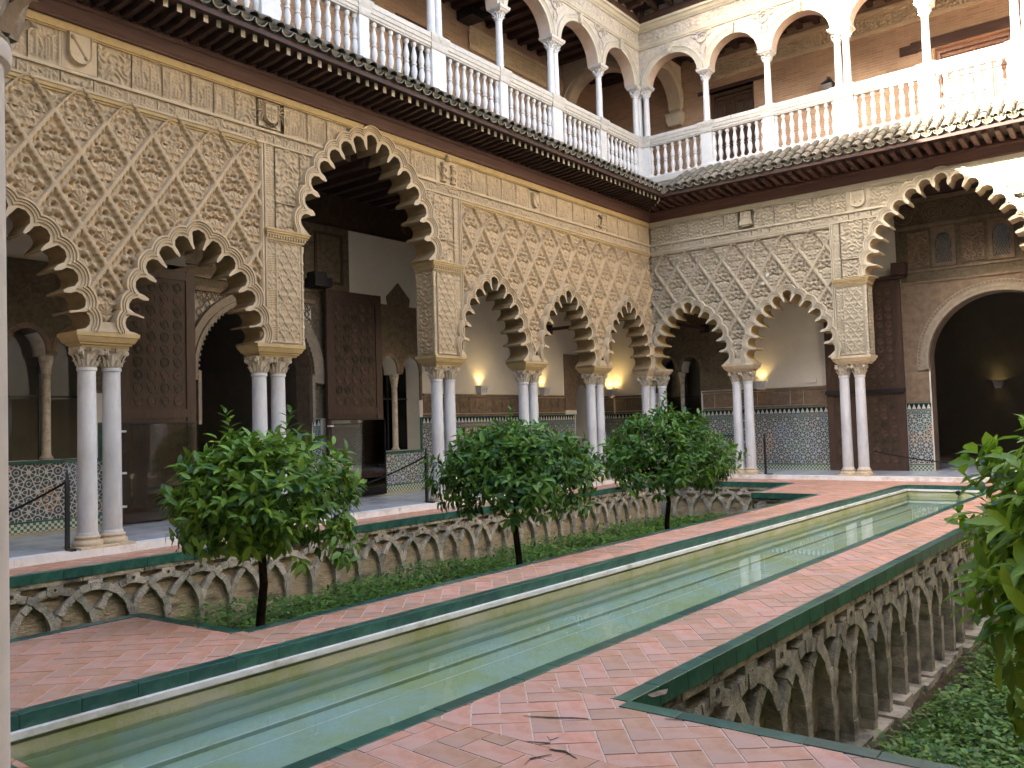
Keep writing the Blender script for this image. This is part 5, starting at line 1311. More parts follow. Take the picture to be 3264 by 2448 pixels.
for c, hw in PEDL[:-1]: ucol(LBL[c], (XU-.1, c, 0), PI/2, hw > .15)
LBE = {-8.84:'first single white upper column right of the corner, still in shade',-7.25:'second single white upper column right of the corner, partly sunlit',-5.51:'sunlit double white upper column in front of the lantern',-3.77:'sunlit single white upper column left of the carved upper door',-2.03:'sunlit double white upper column at the right edge',-.3:'sunlit single white upper column beyond the right edge',1.3:'sunlit single white upper column at the far right'}
for c, hw in PEDE[1:]: ucol(LBE[c], (c, YU+.1, 0), 0, hw > .15)
r = thing('upper_column', 'cluster of three white columns at the inner corner of the upper gallery', 'column group', loc=(-10.75,19.56,0), group='slender columns of the upper gallery')
for x, y in ((0,0),(.22,.0),(0,-.2)):
    child('shaft', ush, r, (x,y,ZR)); child('capital', ucap, r, (x,y,ZR+1.08))
mb = MB(); mb.loft(-.13,.35,-.13,.13,[(10.09,-.02),(10.11,.0),(10.14,.03),(10.18,.04),(10.20,.045)]); mb.loft(-.128,.128,-.33,.0,[(10.092,-.02),(10.11,-.002),(10.14,.028),(10.18,.038),(10.198,.043)]); mb.build('impost', m_rail, r)
def upper_wall(label, M4, cols, rise, u0, u1, vt, soff):
    r = thing('upper_arcade', label, 'arcade wall', M4)
    path = [(u0, 10.20)]; arcs = []
    for i in range(len(cols)-1):
        a, b = cols[i][0]+cols[i][1]+.02, cols[i+1][0]-cols[i+1][1]-.02; c, R = (a+b)/2, (b-a)/2; arcs.append((c, R))
        path += [(c+R*math.cos(t), 10.20+rise*math.sin(t)) for t in np.linspace(PI, 0, 25)]
    path += [(u1, 10.20), (u1, vt), (u0, vt)]
    mb = MB(); plate(mb, path, [], 0); plate(mb, path, [], -.30, True); mb.build('spandrel_wall', m_upper, r)
    for c, R in arcs:
        ts = np.linspace(0, PI, 25)
        mb = MB(); mb.grid([[(c+R*math.cos(t), 10.20+rise*math.sin(t), w) for t in ts] for w in (0, -.30)]); mb.build('arch_soffit', soff, r, smooth=True)
        mb = MB(); mb.grid([[(c+(R+q)*math.cos(t), 10.20+(rise+q)*math.sin(t), w) for t in ts] for q, w in ((.17,.0),(.165,.04),(.145,.045),(.14,.028),(.115,.03),(.11,.02),(.08,.022),(.075,.012),(.02,.014),(.0,.012),(-.001,-.02))]); mb.build('archivolt', m_smooth_end, r)
        kv = 10.20+rise; mb = MB(); mb.grid([[(c+s_*hw, kv+dv, w) for s_ in (-1,1)] for dv, w, hw in ((-.03,.0,.04),(-.025,.07,.045),(.03,.10,.05),(.10,.075,.055),(.16,.09,.06),(.22,.11,.065),(.24,.0,.065))])
        for s_ in (-1,1): mb.add([(c+s_*hw, kv+dv, w) for dv, w, hw in ((-.03,.0,.04),(-.025,.07,.045),(.03,.10,.05),(.10,.075,.055),(.16,.09,.06),(.22,.11,.065),(.24,.0,.065))], [tuple(range(7)) if s_ < 0 else tuple(range(6,-1,-1))])
        mb.build('keystone', m_smooth_end, r)
    # carved scrolls in the spandrels
    for i in range(1, len(cols)-1):
        c = cols[i][0]; mb = MB()
        mb.tube([(c+.17*math.cos(t)*(1-t/14), 11.0+.17*math.sin(t)*(1-t/14), .02) for t in np.linspace(0, 9, 26)], .022, 5)
        for s_ in (-1, 1): 
            mb.tube([(c+s_*(.2+.10*(1-t/9)*math.cos(t)), 11.08+.10*(1-t/9)*math.sin(t), .015) for t in np.linspace(0, 7, 18)], .016, 5)
            mb.tube([(c+s_*.05,10.62,.01),(c+s_*.08,10.75,.03),(c+s_*.03,10.86,.01)], .02, 5, .01)
        mb.build('spandrel_carving', m_upper, r)
    for prof, nm, mt in (([(11.17,.0),(11.175,.03),(11.21,.035),(11.215,.05),(11.26,.055),(11.30,.07),(11.31,.0)], 'architrave', m_smooth_end), ([(11.62,.0),(11.63,.03),(11.66,.05),(11.68,.08),(11.74,.12),(11.76,.16),(11.82,.165),(11.83,.0)], 'cornice', m_smooth_end)):
        moulding_h(r, u0, u1, prof, mt, nm)
    n = int((u1-u0)/.62); 
    for k in range(n):
        a = u0+(u1-u0)*k/n; w = (u1-u0)/n; key = ('uf', k % 3)
        nx, ny = int(w/.022), 15; X, Y = np.meshgrid(np.linspace(0, w, nx), np.linspace(0, .28, ny), indexing='ij')
        if key not in UC: UC[key] = hf_mesh('frieze_panel', X, Y, relief('floral', X, Y, w, .28, k % 3)*1.2, m_upper)
        child('frieze_panel', UC[key], r, (a, 11.325, .004), scale=(w/UCW.setdefault(key, w), 1, 1))
    return r
UC = {}; UCW = {}
upper_wall('peach and cream upper arcade wall over the left balustrade', frame_left(XU), [(c, .19 if h > .15 else .15) for c, h in PEDL[:-1]]+[(19.36,.16)], .72, 2, 19.46, 12.3, m_peach)
UC.clear(); UCW.clear()
upper_wall('upper arcade wall over the end balustrade, dazzling white in the sun', frame_end(YU), [(-10.6,.16)]+[(c, .19 if h > .15 else .15) for c, h in PEDE[1:]], .66, -10.65, 3.2, 12.3, m_peach)
def upper_eave(label, M4, u0, u1, cend):
    r = thing('upper_eaves', label, 'eaves', M4)
    MB().box(u0, u1, 11.83, 12.05, 0, .10).build('fascia', m_wood, r)
    q = [(u0, 0), (u1, 0), (u1-(.95 if cend == 'max' else 0), .95), (u0+(.95 if cend == 'min' else 0), .95)]
    mb = MB(); vs = [(x, 12.22, y) for x, y in q]+[(x, 12.27, y) for x, y in q]; mb.add(vs, [(0,1,2,3),(7,6,5,4),(0,4,5,1),(1,5,6,2),(2,6,7,3),(3,7,4,0)]); mb.build('soffit_board', m_wood, r)
    k = u1-.2 if cend == 'max' else u0+.2
    while u0 < k < u1:
        d = (u1-k) if cend == 'max' else (k-u0); ln = min(1, max(.1, d/.95))
        mb = MB(); mb.prism([(0,0),(0,0),(0,0)], 0, 0) if False else None
        b = MB(); prof = [(.06,12.05),(.30*ln,12.06),(.55*ln,12.10),(.66*ln,12.06),(.80*ln,12.13),(.90*ln,12.12),(.92*ln,12.22),(.06,12.22)]
        b.add([(k-.05, y, x) for x, y in prof]+[(k+.05, y, x) for x, y in prof], [tuple(range(8)), tuple(range(15,7,-1))]+[(i, 8+i, 8+(i+1)%8, (i+1)%8) for i in range(8)]); b.build('corbel', m_wood, r)
        k += -.42 if cend == 'max' else .42
    mb = MB(); k = u0+(1.0 if cend == 'min' else 0)
    while k < u1-(1.0 if cend == 'max' else 0):
        rows = [[(k+.085*math.cos(PI+PI*i/6), 12.36+dv+.07*math.sin(PI+PI*i/6), w) for i in range(7)] for w, dv in ((1.02,0),(.5,.3),(-.5,.88),(-3.2,2.4))]; mb.grid(rows)
        rows = [[(k+.11+.08*math.cos(PI*i/6), 12.34+dv+.07*math.sin(PI*i/6), w) for i in range(7)] for w, dv in ((1.0,0),(.5,.3),(-.5,.88),(-3.2,2.4))]; mb.grid(rows); k += .215
    tag(mb.build('roof_tiles', m_tile, r), kind='stuff'); return r
upper_eave('dark carved timber eaves above the left upper gallery at the top edge', frame_left(XU), 2, 19.46, 'max')
upper_eave('dark carved timber eaves above the end upper gallery in the top right corner', frame_end(YU), -10.65, 3.2, 'min')
# floor, ceiling and back walls of the upper gallery
mb = MB(); mb.box(-13.5,-10.83,-1,21.6,7.35,7.72); mb.box(-10.83,3.4,19.64,21.6,7.35,7.72); tag(mb.build('upper_gallery_floor', m_terra), kind='structure')
mb = MB(); mb.box(-13.5,-10.95,-1,21.8,11.55,11.7); mb.box(-10.95,3.4,19.76,21.8,11.55,11.7)
for k in range(50): mb.box(-13.1,-10.96,.2+k*.43,.34+k*.43,11.43,11.549)
for k in range(30): mb.box(-10.6+k*.43,-10.46+k*.43,19.77,21.6,11.43,11.549)
tag(mb.build('upper_gallery_ceiling', m_wood), kind='structure')
XB2, YB2 = -13.1, 21.6
def back_frieze(r, u0, u1, v0, v1, mat):
    mb = MB(); mb.box(u0, u1, v0-.09, v0, 0, .05); mb.box(u0, u1, v1, v1+.06, 0, .05); mb.box(u0, u1, v1+.06, v1+.14, 0, .09); mb.build('plaster_moulding', m_smooth, r)
    u = u0; k = 0
    while u < u1-.3:
        w = min(1.1, u1-u); X, Y = np.meshgrid(np.linspace(0, w, 64), np.linspace(0, v1-v0, 24), indexing='ij')
        h = np.maximum(relief('floral', X, Y, w, v1-v0, k)*1.6, 0); child('plaster_relief', hf_mesh('plaster_relief', X, Y, h, m_smooth), r, (u, v0, .01)); u += w; k += 1
r = thing('upper_gallery_wall', 'brown brick back wall of the left upper gallery with broken plaster frieze', 'wall', frame_left(XB2))
mb = MB(); thick_plate(mb, [(-1,7.7),(22,7.7),(22,11.6),(-1,11.6)], [[(13.15,7.75),(14.5,7.75),(14.5,10.5),(13.15,10.5)],[(7,7.75),(8.3,7.75),(8.3,10.5),(7,10.5)]], -.4, 0); mb.build('brickwork', m_brick, r)
back_frieze(r, 15.4, 18.6, 10.72, 11.05, m_smooth)
MB().box(12.95,14.7,10.5,10.62,-.2,.02).build('door_lintel', m_wood, r); mb = MB(); mb.box(13.15,13.75,7.75,10.5,-.35,-.30); mb.box(13.78,14.5,7.75,10.5,-.36,-.31); mb.build('door_leaf', m_metal, r)
MB().box(7,8.3,7.75,10.5,-.35,-.3).build('door_leaf', m_metal, r)
o = MB().box(15.0,15.45,11.2,11.42,0,.5).build('ceiling_bracket', m_metal); o.matrix_world = frame_left(XB2); tag(o, 'dark wooden ceiling bracket on the brown wall of the left upper gallery', 'bracket')
r = thing('upper_gallery_wall', 'orange brick back wall of the end upper gallery with carved plaster frieze', 'wall', frame_end(YB2))
d1 = [(-9.7,7.75),(-8.4,7.75),(-8.4,10.42),(-9.7,10.42)]; d2 = [(-4.0,7.75),(-2.4,7.75),(-2.4,9.98),(-4.0,9.98)]
mb = MB(); thick_plate(mb, [(-13.5,7.7),(3.4,7.7),(3.4,11.6),(-13.5,11.6)], [d1, d2], -.4, 0); mb.build('brickwork', m_brick, r)
back_frieze(r, -9.9, 3.0, 10.82, 11.16, m_smooth)
MB().box(-10.0,-8.1,10.42,10.52,-.2,.03).build('door_lintel', m_wood, r); MB().box(-4.5,-2.2,10.0,10.24,-.2,.04).build('door_lintel', m_wood, r); MB().box(-4.75,-4.35,9.98,10.2,-.02,.03).build('door_lintel', m_wood, r)
def panel_door(label, u0, u1, v0, v1, mat, w):
    q = thing('panelled_door', label, 'door', frame_end(YB2)); MB().box(u0,u1,v0,v1,w,w+.05).build('board', mat, q)
    mb = MB(); mb.box(u0,u0+.1,v0,v1,w+.05,w+.12); mb.box(u1-.1,u1,v0,v1,w+.05,w+.12); mb.box(u0+.1,u1-.1,v1-.1,v1,w+.05,w+.121); mb.box(u0+.14,u1-.14,v1-.2,v1-.14,w+.05,w+.09); mb.build('door_frame', mat, q)
    um = (u0+u1)/2; MB().box(um-.025,um+.025,v0,v1-.2,w+.05,w+.085).build('meeting_stile', mat, q)
    for s_ in (-1, 1):
        for i in range(2):
            for j in range(4):
                a = um+s_*(.08+i*.31*(u1-u0)/1.6); b = a+s_*.24*(u1-u0)/1.6; y0 = v0+.15+j*(v1-v0-.4)/4; y1 = y0+(v1-v0-.4)/4-.1
                mb = MB(); mb.grid([[(min(a,b)+d, y0+d, z), (max(a,b)-d, y0+d, z), (max(a,b)-d, y1-d, z), (min(a,b)+d, y1-d, z)] for d, z in ((-.03,w+.05),(-.02,w+.08),(.0,w+.075),(.015,w+.055),(.05,w+.06))], True); mb.add([(min(a,b)+.05,y0+.05,w+.06),(max(a,b)-.05,y0+.05,w+.06),(max(a,b)-.05,y1-.05,w+.06),(min(a,b)+.05,y1-.05,w+.06)],[(0,1,2,3)]); mb.build('door_panel', mat, q)
m_reddoor = M('reddish_carved_door', (.21,.115,.075), .5, .2, 6, .3, 40, .4, stretch=(4,.6,4))
panel_door('dark wooden double door in the shaded part of the end upper gallery', -9.7, -8.4, 7.75, 10.42, m_door, -.25)
panel_door('reddish brown carved double door at the upper right, behind sunlit balusters', -4.0, -2.4, 7.75, 9.98, m_reddoor, -.25)
# diaphragm arches at the corner of the upper gallery
def diaphragm(label, M4, u0, u1, cv, rise, drop):
    q = thing('diaphragm_arch', label, 'arch', M4); c, R = (u0+u1)/2, (u1-u0)/2
    path = [(u0, cv)]+[(c+R*.86*math.cos(t), cv+drop+rise*math.sin(t)) for t in np.linspace(PI, 0, 25)]+[(u1, cv),(u1, 11.55),(u0, 11.55)]
    mb = MB(); thick_plate(mb, path, [], -.36, 0); mb.build('arch_wall', m_smooth_end, q)
    mb = MB(); ts = np.linspace(.02, PI-.02, 25); mb.grid([[(c+(R*.86+o_)*math.cos(t), cv+drop+(rise+o_)*math.sin(t), w) for t in ts] for o_, w in ((.24,0),(.23,.05),(.16,.06),(.15,.035),(.04,.04),(.0,.02),(0,-.01))]); mb.build('archivolt', m_smooth_end, q)
    b = MB().loft(-.02,.16,-.36,0,[(0,0),(.12,.05),(.3,.06),(.34,.08)]); b.v = [(u0+p[0], cv-.36+p[2], p[1]) for p in b.v]; b.build('wall_bracket', m_smooth_end, q); return q
diaphragm('pale moulded arch spanning the left upper gallery at the corner', frame_end(19.5), -13.1, -10.85, 10.2, .76, .12)
M5 = Matrix(((0,0,1,-10.7),(-1,0,0,0),(0,-1,0,0),(0,0,0,1)))
q = diaphragm('pale moulded arch dropping to a wall bracket in the end upper gallery', Matrix(((0,0,1,-10.5),(1,0,0,0),(0,1,0,0),(0,0,0,1))), 19.72, 21.6, 10.1, .85, .1)
for c_ in q.children:
    if c_.name.startswith('wall_bracket'): c_.matrix_local = Matrix(((-1,0,0,41.32),(0,1,0,0),(0,0,-1,-.36),(0,0,0,1)))
lt = thing('wall_lantern', 'dark iron lantern on the brick wall behind the sunlit double column', 'lantern', frame_end(YB2))
b = MB().loft(-.1,.1,-.1,.1,[(0,0),(.02,.02),(.04,.0),(.34,.02),(.36,.05),(.46,-.06),(.5,-.08)]); b.v = [(-6.38+p[0], 9.35+p[2], .26+p[1]) for p in b.v]; b.build('lantern_body', m_metal, lt)
MB().box(-6.41,-6.35,9.86,9.89,0,.3).build('lantern_arm', m_metal, lt)
# ------------------------------------------------------------------ wings behind the viewer (they shade the court)
m_far = M('plain_palace_wall', (.62,.54,.42), .9, .12, 2)
mb = MB(); mb.box(-13.2,6,.30,.88,2.75,12.6); mb.box(-24,6,-6,.30,6.2,15.4); mb.box(-30,6,-6.5,-6.02,0,6.6)
o = mb.build('near_wing', m_far); tag(o, 'plain palace wing over the viewer, outside the view', 'building')
mb = MB(); mb.box(3.2,3.7,.88,19.1,2.75,12.2); mb.box(3.7,9,-6,26,6.2,13.2); mb.box(5.7,6.0,-6,26,0,6.2)
o = mb.build('right_wing', m_far); tag(o, 'plain palace wing along the right side of the court, outside the view', 'building')
mb = MB(); gx = [(-45,15.5),(-15.0,15.5),(-17.0,18.75),(-19.5,22.8),(-23,28.5),(-45,28.5)]; n_ = 6  # unseen slab added to block sun; its sloped edge shapes the shadow line
mb.add([(x, y, z) for y in (-4.5,-2.6) for x, z in gx], [tuple(range(6)), tuple(range(11,5,-1))]+[(k,6+k,6+(k+1)%6,(k+1)%6) for k in range(6)]); o = mb.build('shade_gable_slab', m_far); tag(o, 'sloped slab added out of view behind the left wing to shade the end wall', 'building')
mb = MB(); mb.box(-24,-18.1,-6,30,0,12.0); mb.box(-18,9,29.1,32,0,12.2); o = mb.build('outer_wing', m_far); tag(o, 'outer palace wings enclosing the rooms, outside the view', 'building')
mb = MB(); mb.box(-17.9,-13.5,10.02,29,11.8,12.0); mb.box(-13.5,3.4,22.1,29,11.8,12.0); o = mb.build('flat_roof', m_far); tag(o, 'flat roof over the rooms behind both galleries, outside the view', 'roof')
mb = MB()
for k in range(4): mb.loft(3.25,3.65,2+4.6*k,2.4+4.6*k,[(0,.03),(.1,0),(2.75,0)])
tag(mb.build('side_pillar', m_marble), kind='structure')
tag(MB().add([(-300,-300,-1.9),(300,-300,-1.9),(300,300,-1.9),(-300,300,-1.9)],[(0,1,2,3)]).build('ground', m_soil), kind='structure')
# ------------------------------------------------------------------ foliage
def leaf_batch(P, D, Nn, Lh, Wd, droop=.35):
    """P base points, D directions, Nn up-normals, Lh lengths; each leaf = folded blade of 4 quads/tris"""
    n = len(P); D = D/np.linalg.norm(D, axis=1, keepdims=True); Sd = np.cross(D, Nn); Sd /= np.linalg.norm(Sd, axis=1, keepdims=True)+1e-9; Up = np.cross(Sd, D)
    def pt(t, s_, dz): return P+D*(Lh*t)[:, None]+Sd*(Lh*Wd*s_)[:, None]+Up*(Lh*dz)[:, None]
    o = np.ones(n)
    V = np.stack([pt(o*0,o*0,o*0), pt(o*.28,-o*.42,o*.05), pt(o*.3,o*0,-o*.0), pt(o*.28,o*.42,o*.05), pt(o*.66,-o*.40,-o*droop*.18+.04), pt(o*.68,o*0,-o*droop*.25), pt(o*.66,o*.40,-o*droop*.18+.04), pt(o*1.0,o*0,-o*droop*.62)], 1)
    F = np.array([(0,2,1,1),(0,3,2,2),(1,2,5,4),(2,3,6,5),(4,5,7,7),(5,6,7,7)])
    tri = np.array([(0,2,1),(0,3,2),(4,5,7),(5,6,7)]); quad = np.array([(1,2,5,4),(2,3,6,5)])
    T = np.concatenate([tri, quad[:, [0,1,2]], quad[:, [0,2,3]]])
    idx = (np.arange(n)*8)[:, None, None]+T[None]
    return V.reshape(-1, 3), idx.reshape(-1, 3)
def unit(n, r):
    v = r.normal(size=(n, 3)); return v/np.linalg.norm(v, axis=1, keepdims=True)
def crown(c, rx, rz, shoots, per, L0, seed, zmin=-.8, inner=.25, tops=(), gaps=9):
    r = np.random.RandomState(seed); out = []
    d = unit(int(shoots*2.6), r); d = d[d[:, 2] > zmin][:int(shoots*1.25)]
    lob = unit(14, r); ga = unit(gaps, r); ga[:, 2] = ga[:, 2]*.7-.15; ga /= np.linalg.norm(ga, axis=1, keepdims=True)
    lamp = r.uniform(.06, .30, 14)
    amp = .94+np.max(lamp*np.clip(d@lob.T, 0, 1)**9, axis=1)-.22*np.max(np.clip(d@ga.T, 0, 1)**16, axis=1)
    rad = r.uniform(.5, 1.0, len(d))**.42*amp
    keep = (np.max(d@ga.T, axis=1) < .955) | (r.rand(len(d)) < .22)
    keep &= (d[:, 2] > -.35) | (r.rand(len(d)) < .55)
    d, rad = d[keep], rad[keep]
    tip = d*np.array([rx, rx, rz])*rad[:, None]
    edge = np.clip(np.hypot(tip[:, 0], tip[:, 1])/rx-.5, 0, 1)
    tip[:, 2] -= edge*rz*r.uniform(.1, .75, len(d))
    tip += c
    ax = d*np.array([1, 1, .8])+np.array([0, 0, .35]); ax /= np.linalg.norm(ax, axis=1, keepdims=True)
    P, D, Nv, Ls = [], [], [], []
    for i in range(len(tip)):
        t1 = np.cross(ax[i], [0.3, .2, 1.]); t1 /= np.linalg.norm(t1); t2 = np.cross(ax[i], t1)
        ph = r.uniform(0, 6.28); low = d[i, 2] < 0; sz = r.uniform(.75, 1.15)
        for k in range(per if not low else per-2):
            a = ph+k*2.4; f = k/per
            dr = ax[i]*(.25+.55*f)*(1 if not low else .5)+(t1*math.cos(a)+t2*math.sin(a))*(1-.35*f)+np.array([0, 0, -.2*(1-f)-(.55 if low else 0)])
            P.append(tip[i]-ax[i]*(.13*(1-f))+r.normal(size=3)*.012); D.append(dr); Nv.append(ax[i]*.6+np.array([0, 0, .7])+r.normal(size=3)*.3); Ls.append(L0*sz*r.uniform(.65, 1.15))
    q = unit(int(shoots*inner*per), r)*np.array([rx, rx, rz])*(r.rand(int(shoots*inner*per))**.4*.72)[:, None]+c
    q = q[q[:, 2] > c[2]-rz*.45]
    P += list(q); D += list(unit(len(q), r)+np.array([0, 0, -.3])); Nv += list(unit(len(q), r)*.5+np.array([0, 0, 1])); Ls += list(L0*r.uniform(.7, 1.1, len(q)))
    for (tx, ty, tz, lx, ly) in tops:                 # long water shoots
        for k in range(11):
            f = k/10; a = k*2.4; P.append(np.array([tx+lx*f*f, ty+ly*f*f, tz+.22*f])); D.append(np.array([math.cos(a), math.sin(a), .55+.5*f])); Nv.append(np.array([0, 0, 1.])); Ls.append(L0*(1.0-.35*f))
    return leaf_batch(np.array(P), np.array(D), np.array(Nv), np.array(Ls), .40)
def tree(label, x, y, zs, rx, rz, cz, shoots, per, L0, seed, mat, tops=(), trunk_top=None, inner=.25, lean=0):
    t = thing('orange_tree', label, 'tree', loc=(x, y, zs), group='orange trees in the sunken gardens')
    V, F = crown(np.array([lean, 0, cz-zs]), rx, rz, shoots, per, L0, seed, tops=[(a, b, c-zs, d, e) for a, b, c, d, e in tops], inner=inner)
    o = bpy.data.objects.new('crown', npmesh('crown', V, F, mat)); link(o, t)
    h = cz-zs
    mb = MB(); kx = [.03*math.sin(seed*1.7+q*1.9) for q in range(6)]
    mb.tube([(0,0,-.05),(.012,.0,.08),(kx[1]*.5,.01,h*.25),(kx[2],kx[3],h*.45),(kx[4]*.8,kx[1],h*.62),(lean*.4,0,h-rz*.5),(lean*.6,.01,h-rz*.15)], .05, 9, .028); mb.build('trunk', m_trunk, t, smooth=True)
    r = random.Random(seed); mb = MB()
    for k in range(13):
        a = k*2.4+r.uniform(-.3,.3); q = rx*r.uniform(.6,.85); e = r.uniform(-.1,.6)
        mb.tube([(lean*.4,0,h-rz*.6+.02*k),(lean*.7+math.cos(a)*q*.45+r.uniform(-.06,.06), math.sin(a)*q*.45+r.uniform(-.06,.06), h-rz*.42+e*rz*.35),(lean+math.cos(a)*q, math.sin(a)*q, h-rz*.1+e*rz*.8)], .016, 5, .005)
    mb.build('branches', m_trunk, t); return t
tree('nearest orange tree, bright domed crown in front of the twin columns at the left', -6.12, 4.32, SOIL['L'], .88, .60, .88, 400, 9, .135, 3, m_leaf, tops=((-.35,-.05,1.42,.0,-.05),(.25,.1,1.40,.03,.02)))
tree('middle orange tree with a wide dark crown, in front of the lamp lit arches', -6.12, 7.84, SOIL['L'], 1.03, .62, .92, 500, 9, .13, 5, m_leafdark, tops=((-.1,.05,1.42,.02,.0),))
tree('far orange tree with a tall pale sprig, by the corner of the court', -6.10, 11.52, SOIL['L'], 1.05, .68, .92, 500, 9, .13, 8, m_leafdark, tops=((.05,-.05,1.48,-.03,.0),(.0,.0,1.62,.02,.02),(-.15,.05,1.42,.0,.0)))
tree('large leaved orange tree cut by the right edge, closest to the viewer', .15, 4.45, SOIL['R'], 1.0, .78, .76, 820, 9, .14, 12, m_leafnear, tops=((-.80,-.2,.95,-.1,-.1),(-.85,.0,.75,-.12,-.05),(-.45,-.5,1.30,.02,-.03),(-.72,-.2,1.05,-.06,-.1),(-.5,-.3,1.22,-.03,-.03),(-.35,-.2,1.30,.0,-.03),(-.6,-.1,1.18,-.06,.0)))
# ground cover
def cover(name, label, poly, z, n, seed, L0, hmax, dens=None):
    r = np.random.RandomState(seed); xs = [p[0] for p in poly]; ys = [p[1] for p in poly]
    X = r.uniform(min(xs), max(xs), n*3); Y = r.uniform(min(ys), max(ys), n*3); k = in_poly(poly, X, Y)
    if dens is not None: k &= r.rand(len(X)) < dens(X, Y)
    X, Y = X[k][:n], Y[k][:n]; m_ = len(X)
    patch = .5+.5*np.sin(2.1*X+1.3*np.sin(1.7*Y))*np.sin(1.9*Y+1.1*np.sin(2.3*X))
    Z = z+r.uniform(.0, 1, m_)*hmax*(.35+.65*patch)
    D = unit(m_, r); D[:, 2] = np.abs(D[:, 2])*.35+.05; Nn = unit(m_, r)*.35+np.array([0, 0, 1])
    V, F = leaf_batch(np.stack([X, Y, Z], 1), D, Nn, L0*r.uniform(.6, 1.25, m_), .6)
    return tag(bpy.data.objects.new(name, npmesh(name, V, F, m_cover)), label, kind='stuff')
link(cover('ground_cover', 'low green leafy ground cover in the left sunken garden', gL, SOIL['L']+.05, 60000, 2, .075, .34, lambda x, y: np.where(x > -9.2, 1, .55)))
link(cover('ground_cover', 'low green leafy ground cover in the right sunken garden', [(-2.12,3.9),(2.2,2.2),(2.2,17.5),(-1.85,15.4)], SOIL['R'], 70000, 4, .068, .24, lambda x, y: np.clip((x+2.12-(y-3.9)*.022)/.22, .04, 1)*np.where(y < 9, 1, .6)))
# ------------------------------------------------------------------ lamps, posts, small fittings
def sconce(label, M4, u, v, corner=False, dim=False):
    r = thing('wall_sconce', label, 'wall lamp', M4, 'white bowl uplights on the gallery walls')
    b = MB().loft(-.09,.09,.0,.13,[(0,0),(.05,.012),(.06,.02),(.17,.04),(.2,.055),(.215,.055)], cap=False); b.v = [(u+p[0], v+p[2], p[1]+.005) for p in b.v]; b.build('bowl', m_ceramic, r)
    mb = MB()
    for k in (-1,0,1): mb.tube([(u+k*.06,v+.06,.15),(u+k*.07,v+.16,.185)],.018,5,.026)
    mb.build('bowl_relief', m_ceramic, r)
    for du in ((-.10,.10) if corner else (0,)):
        g = MB().lathe([(0,0),(.03,.01),(.035,.03),(.02,.06),(0,.07)], 10); g.v = [(u+du*.4+p[0], v+.10+p[2], .075+p[1]) for p in g.v]; g.build('bulb', m_glow, r, smooth=True)
        l = bpy.data.lights.new('sconce_light', 'SPOT'); l.energy = .2 if dim else 1.7; l.color = (1,.68,.25); l.spot_size = math.radians(115); l.spot_blend = .9; l.shadow_soft_size = .03
        lo = bpy.data.objects.new('sconce_light', l); link(lo, r); lo.location = (u+du, v+.19, .12); lo.rotation_euler = (math.radians(90), 0, 0)
    return r
m_glow, t_, b_ = nt('lamp_glow'); b_.inputs['Emission Color'].default_value = (1,.72,.3,1); b_.inputs['Emission Strength'].default_value = 2
sconce('white bowl uplight on the left gallery wall seen through the first lamp lit arch', frame_left(XB), 15.22, 2.16)
sconce('white bowl uplight on the left gallery wall, just right of the middle tree columns', frame_left(XB), 17.74, 2.16)
sconce('white bowl uplight tucked into the corner of the galleries, with a double glow', frame_left(XB), 21.08, 2.16, True)
sconce('white bowl uplight on the end gallery wall, right of the slim twin columns', frame_end(YB), -8.40, 2.16)
sconce('dim uplight deep inside the dark hall beyond the wide round arch', Matrix(((1,0,0,0),(0,0,-1,28.9),(0,1,0,0),(0,0,0,1))), -4.1, 2.1, dim=True)
def post(label, x, y):
    r = thing('barrier_post', label, 'post', loc=(x, y, ZF), group='black rope barrier posts')
    MB().loft(-.022,.022,-.022,.022,[(0,0),(.80,0),(.97,-.017)]).build('upright', m_metal, r)
    MB().box(.023,.17,-.03,.03,.0,.03).build('foot', m_metal, r); MB().tube([(0,-.03,.83),(0,.03,.83)], .02, 6).build('rope_eye', m_metal, r); return r
post('black rope post at the left, beside the nearest twin columns', -10.55, 4.72)
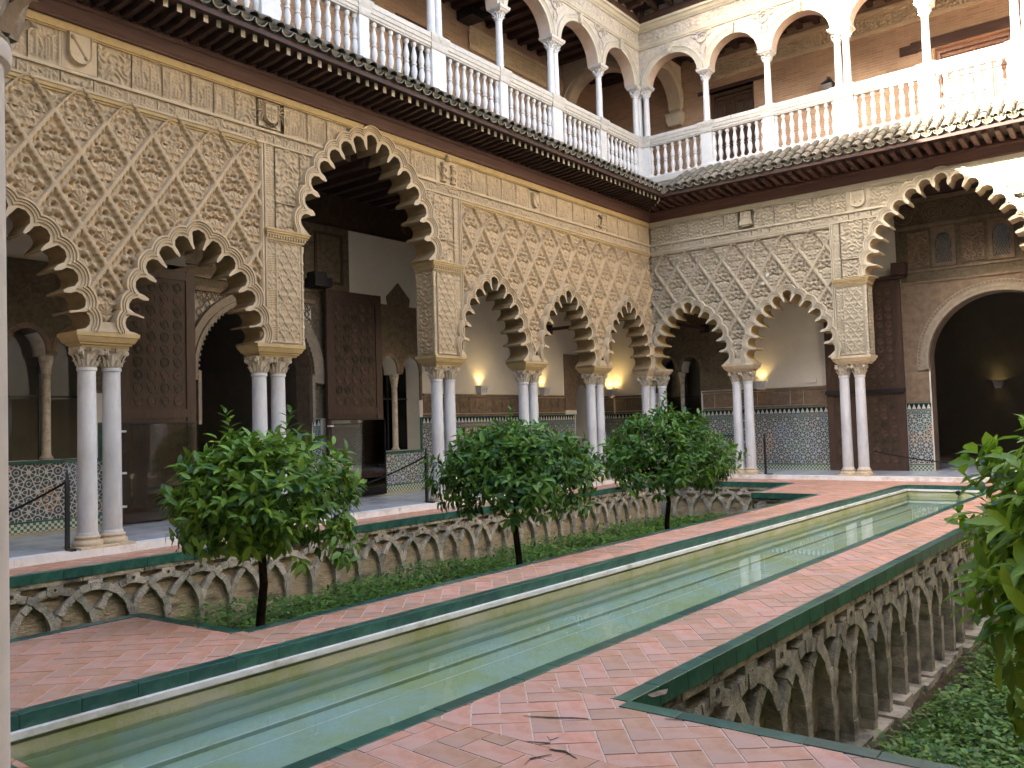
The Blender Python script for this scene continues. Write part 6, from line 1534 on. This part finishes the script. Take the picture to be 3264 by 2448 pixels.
post('black rope post by the veined twin columns right of the dark great arch', -10.60, 10.98)
post('black rope post on the end side, right of the slim white twin columns', -7.62, 19.30)
def rope(label, a, b, sag):
    pts = [(lerp(a[0],b[0],t), lerp(a[1],b[1],t), lerp(a[2],b[2],t)-sag*4*t*(1-t)) for t in np.linspace(0,1,14)]
    tag(MB().tube(pts, .014, 6).build('barrier_rope', m_rope), label, 'rope', 'barrier ropes')
rope('black rope sagging from the left post towards the tiled wall', (-10.55,4.72,.92), (-12.8,3.9,.2), .1)
rope('black rope sagging from the middle post to the foot of the glazed door leaf', (-10.60,10.98,.92), (-12.55,9.5,.15), .12)
rope('thin reddish rope sagging across the foot of the cedar door leaf', (-5.25,19.5,.62), (-2.2,21.0,.25), .12)
o = MB().box(-7.26,-7.0,2.27,2.38,.0,.05).build('wall_plate', m_white); o.matrix_world = frame_end(YB); tag(o, 'small white rectangular fitting on the end gallery wall, right of the uplight', 'wall fitting')
q = thing('tie_beam', 'dark timber tie beam with flared end crossing the left gallery near the corner', 'beam', loc=(0,0,0))
MB().box(-12.85,-10.8,17.95,18.05,3.86,3.94).build('beam', m_wood, q); mb = MB(); mb.loft(-12.9,-12.75,17.9,18.1,[(3.78,0),(4.02,0)]); mb.build('beam_socket', m_metal, q)
q = thing('tie_beam', 'dark timber tie beam crossing the end gallery left of the slim twin columns', 'beam', loc=(0,0,0))
MB().box(-9.95,-9.85,19.62,21.28,3.83,3.92).build('beam', m_wood, q); MB().box(-10.0,-9.8,21.1,21.29,3.76,3.98).build('beam_socket', m_metal, q)
# white plaster repairs on the end lattice
for (x, v, lb) in ((-9.75,4.33,'round white repair patch low on the end tracery, left of its first arch'),(-7.44,4.58,'lower round white repair patch in the middle of the end tracery'),(-7.33,4.76,'upper round white repair patch in the middle of the end tracery')):
    b = MB().lathe([(.042,0),(.042,.012),(.0,.014)], 12); o = b.build('repair_patch', m_sawtooth); M6 = frame_end(YW).copy(); M6.translation = Vector((x, YW+.015, v)); o.matrix_world = M6; tag(o, lb, 'repair patch')
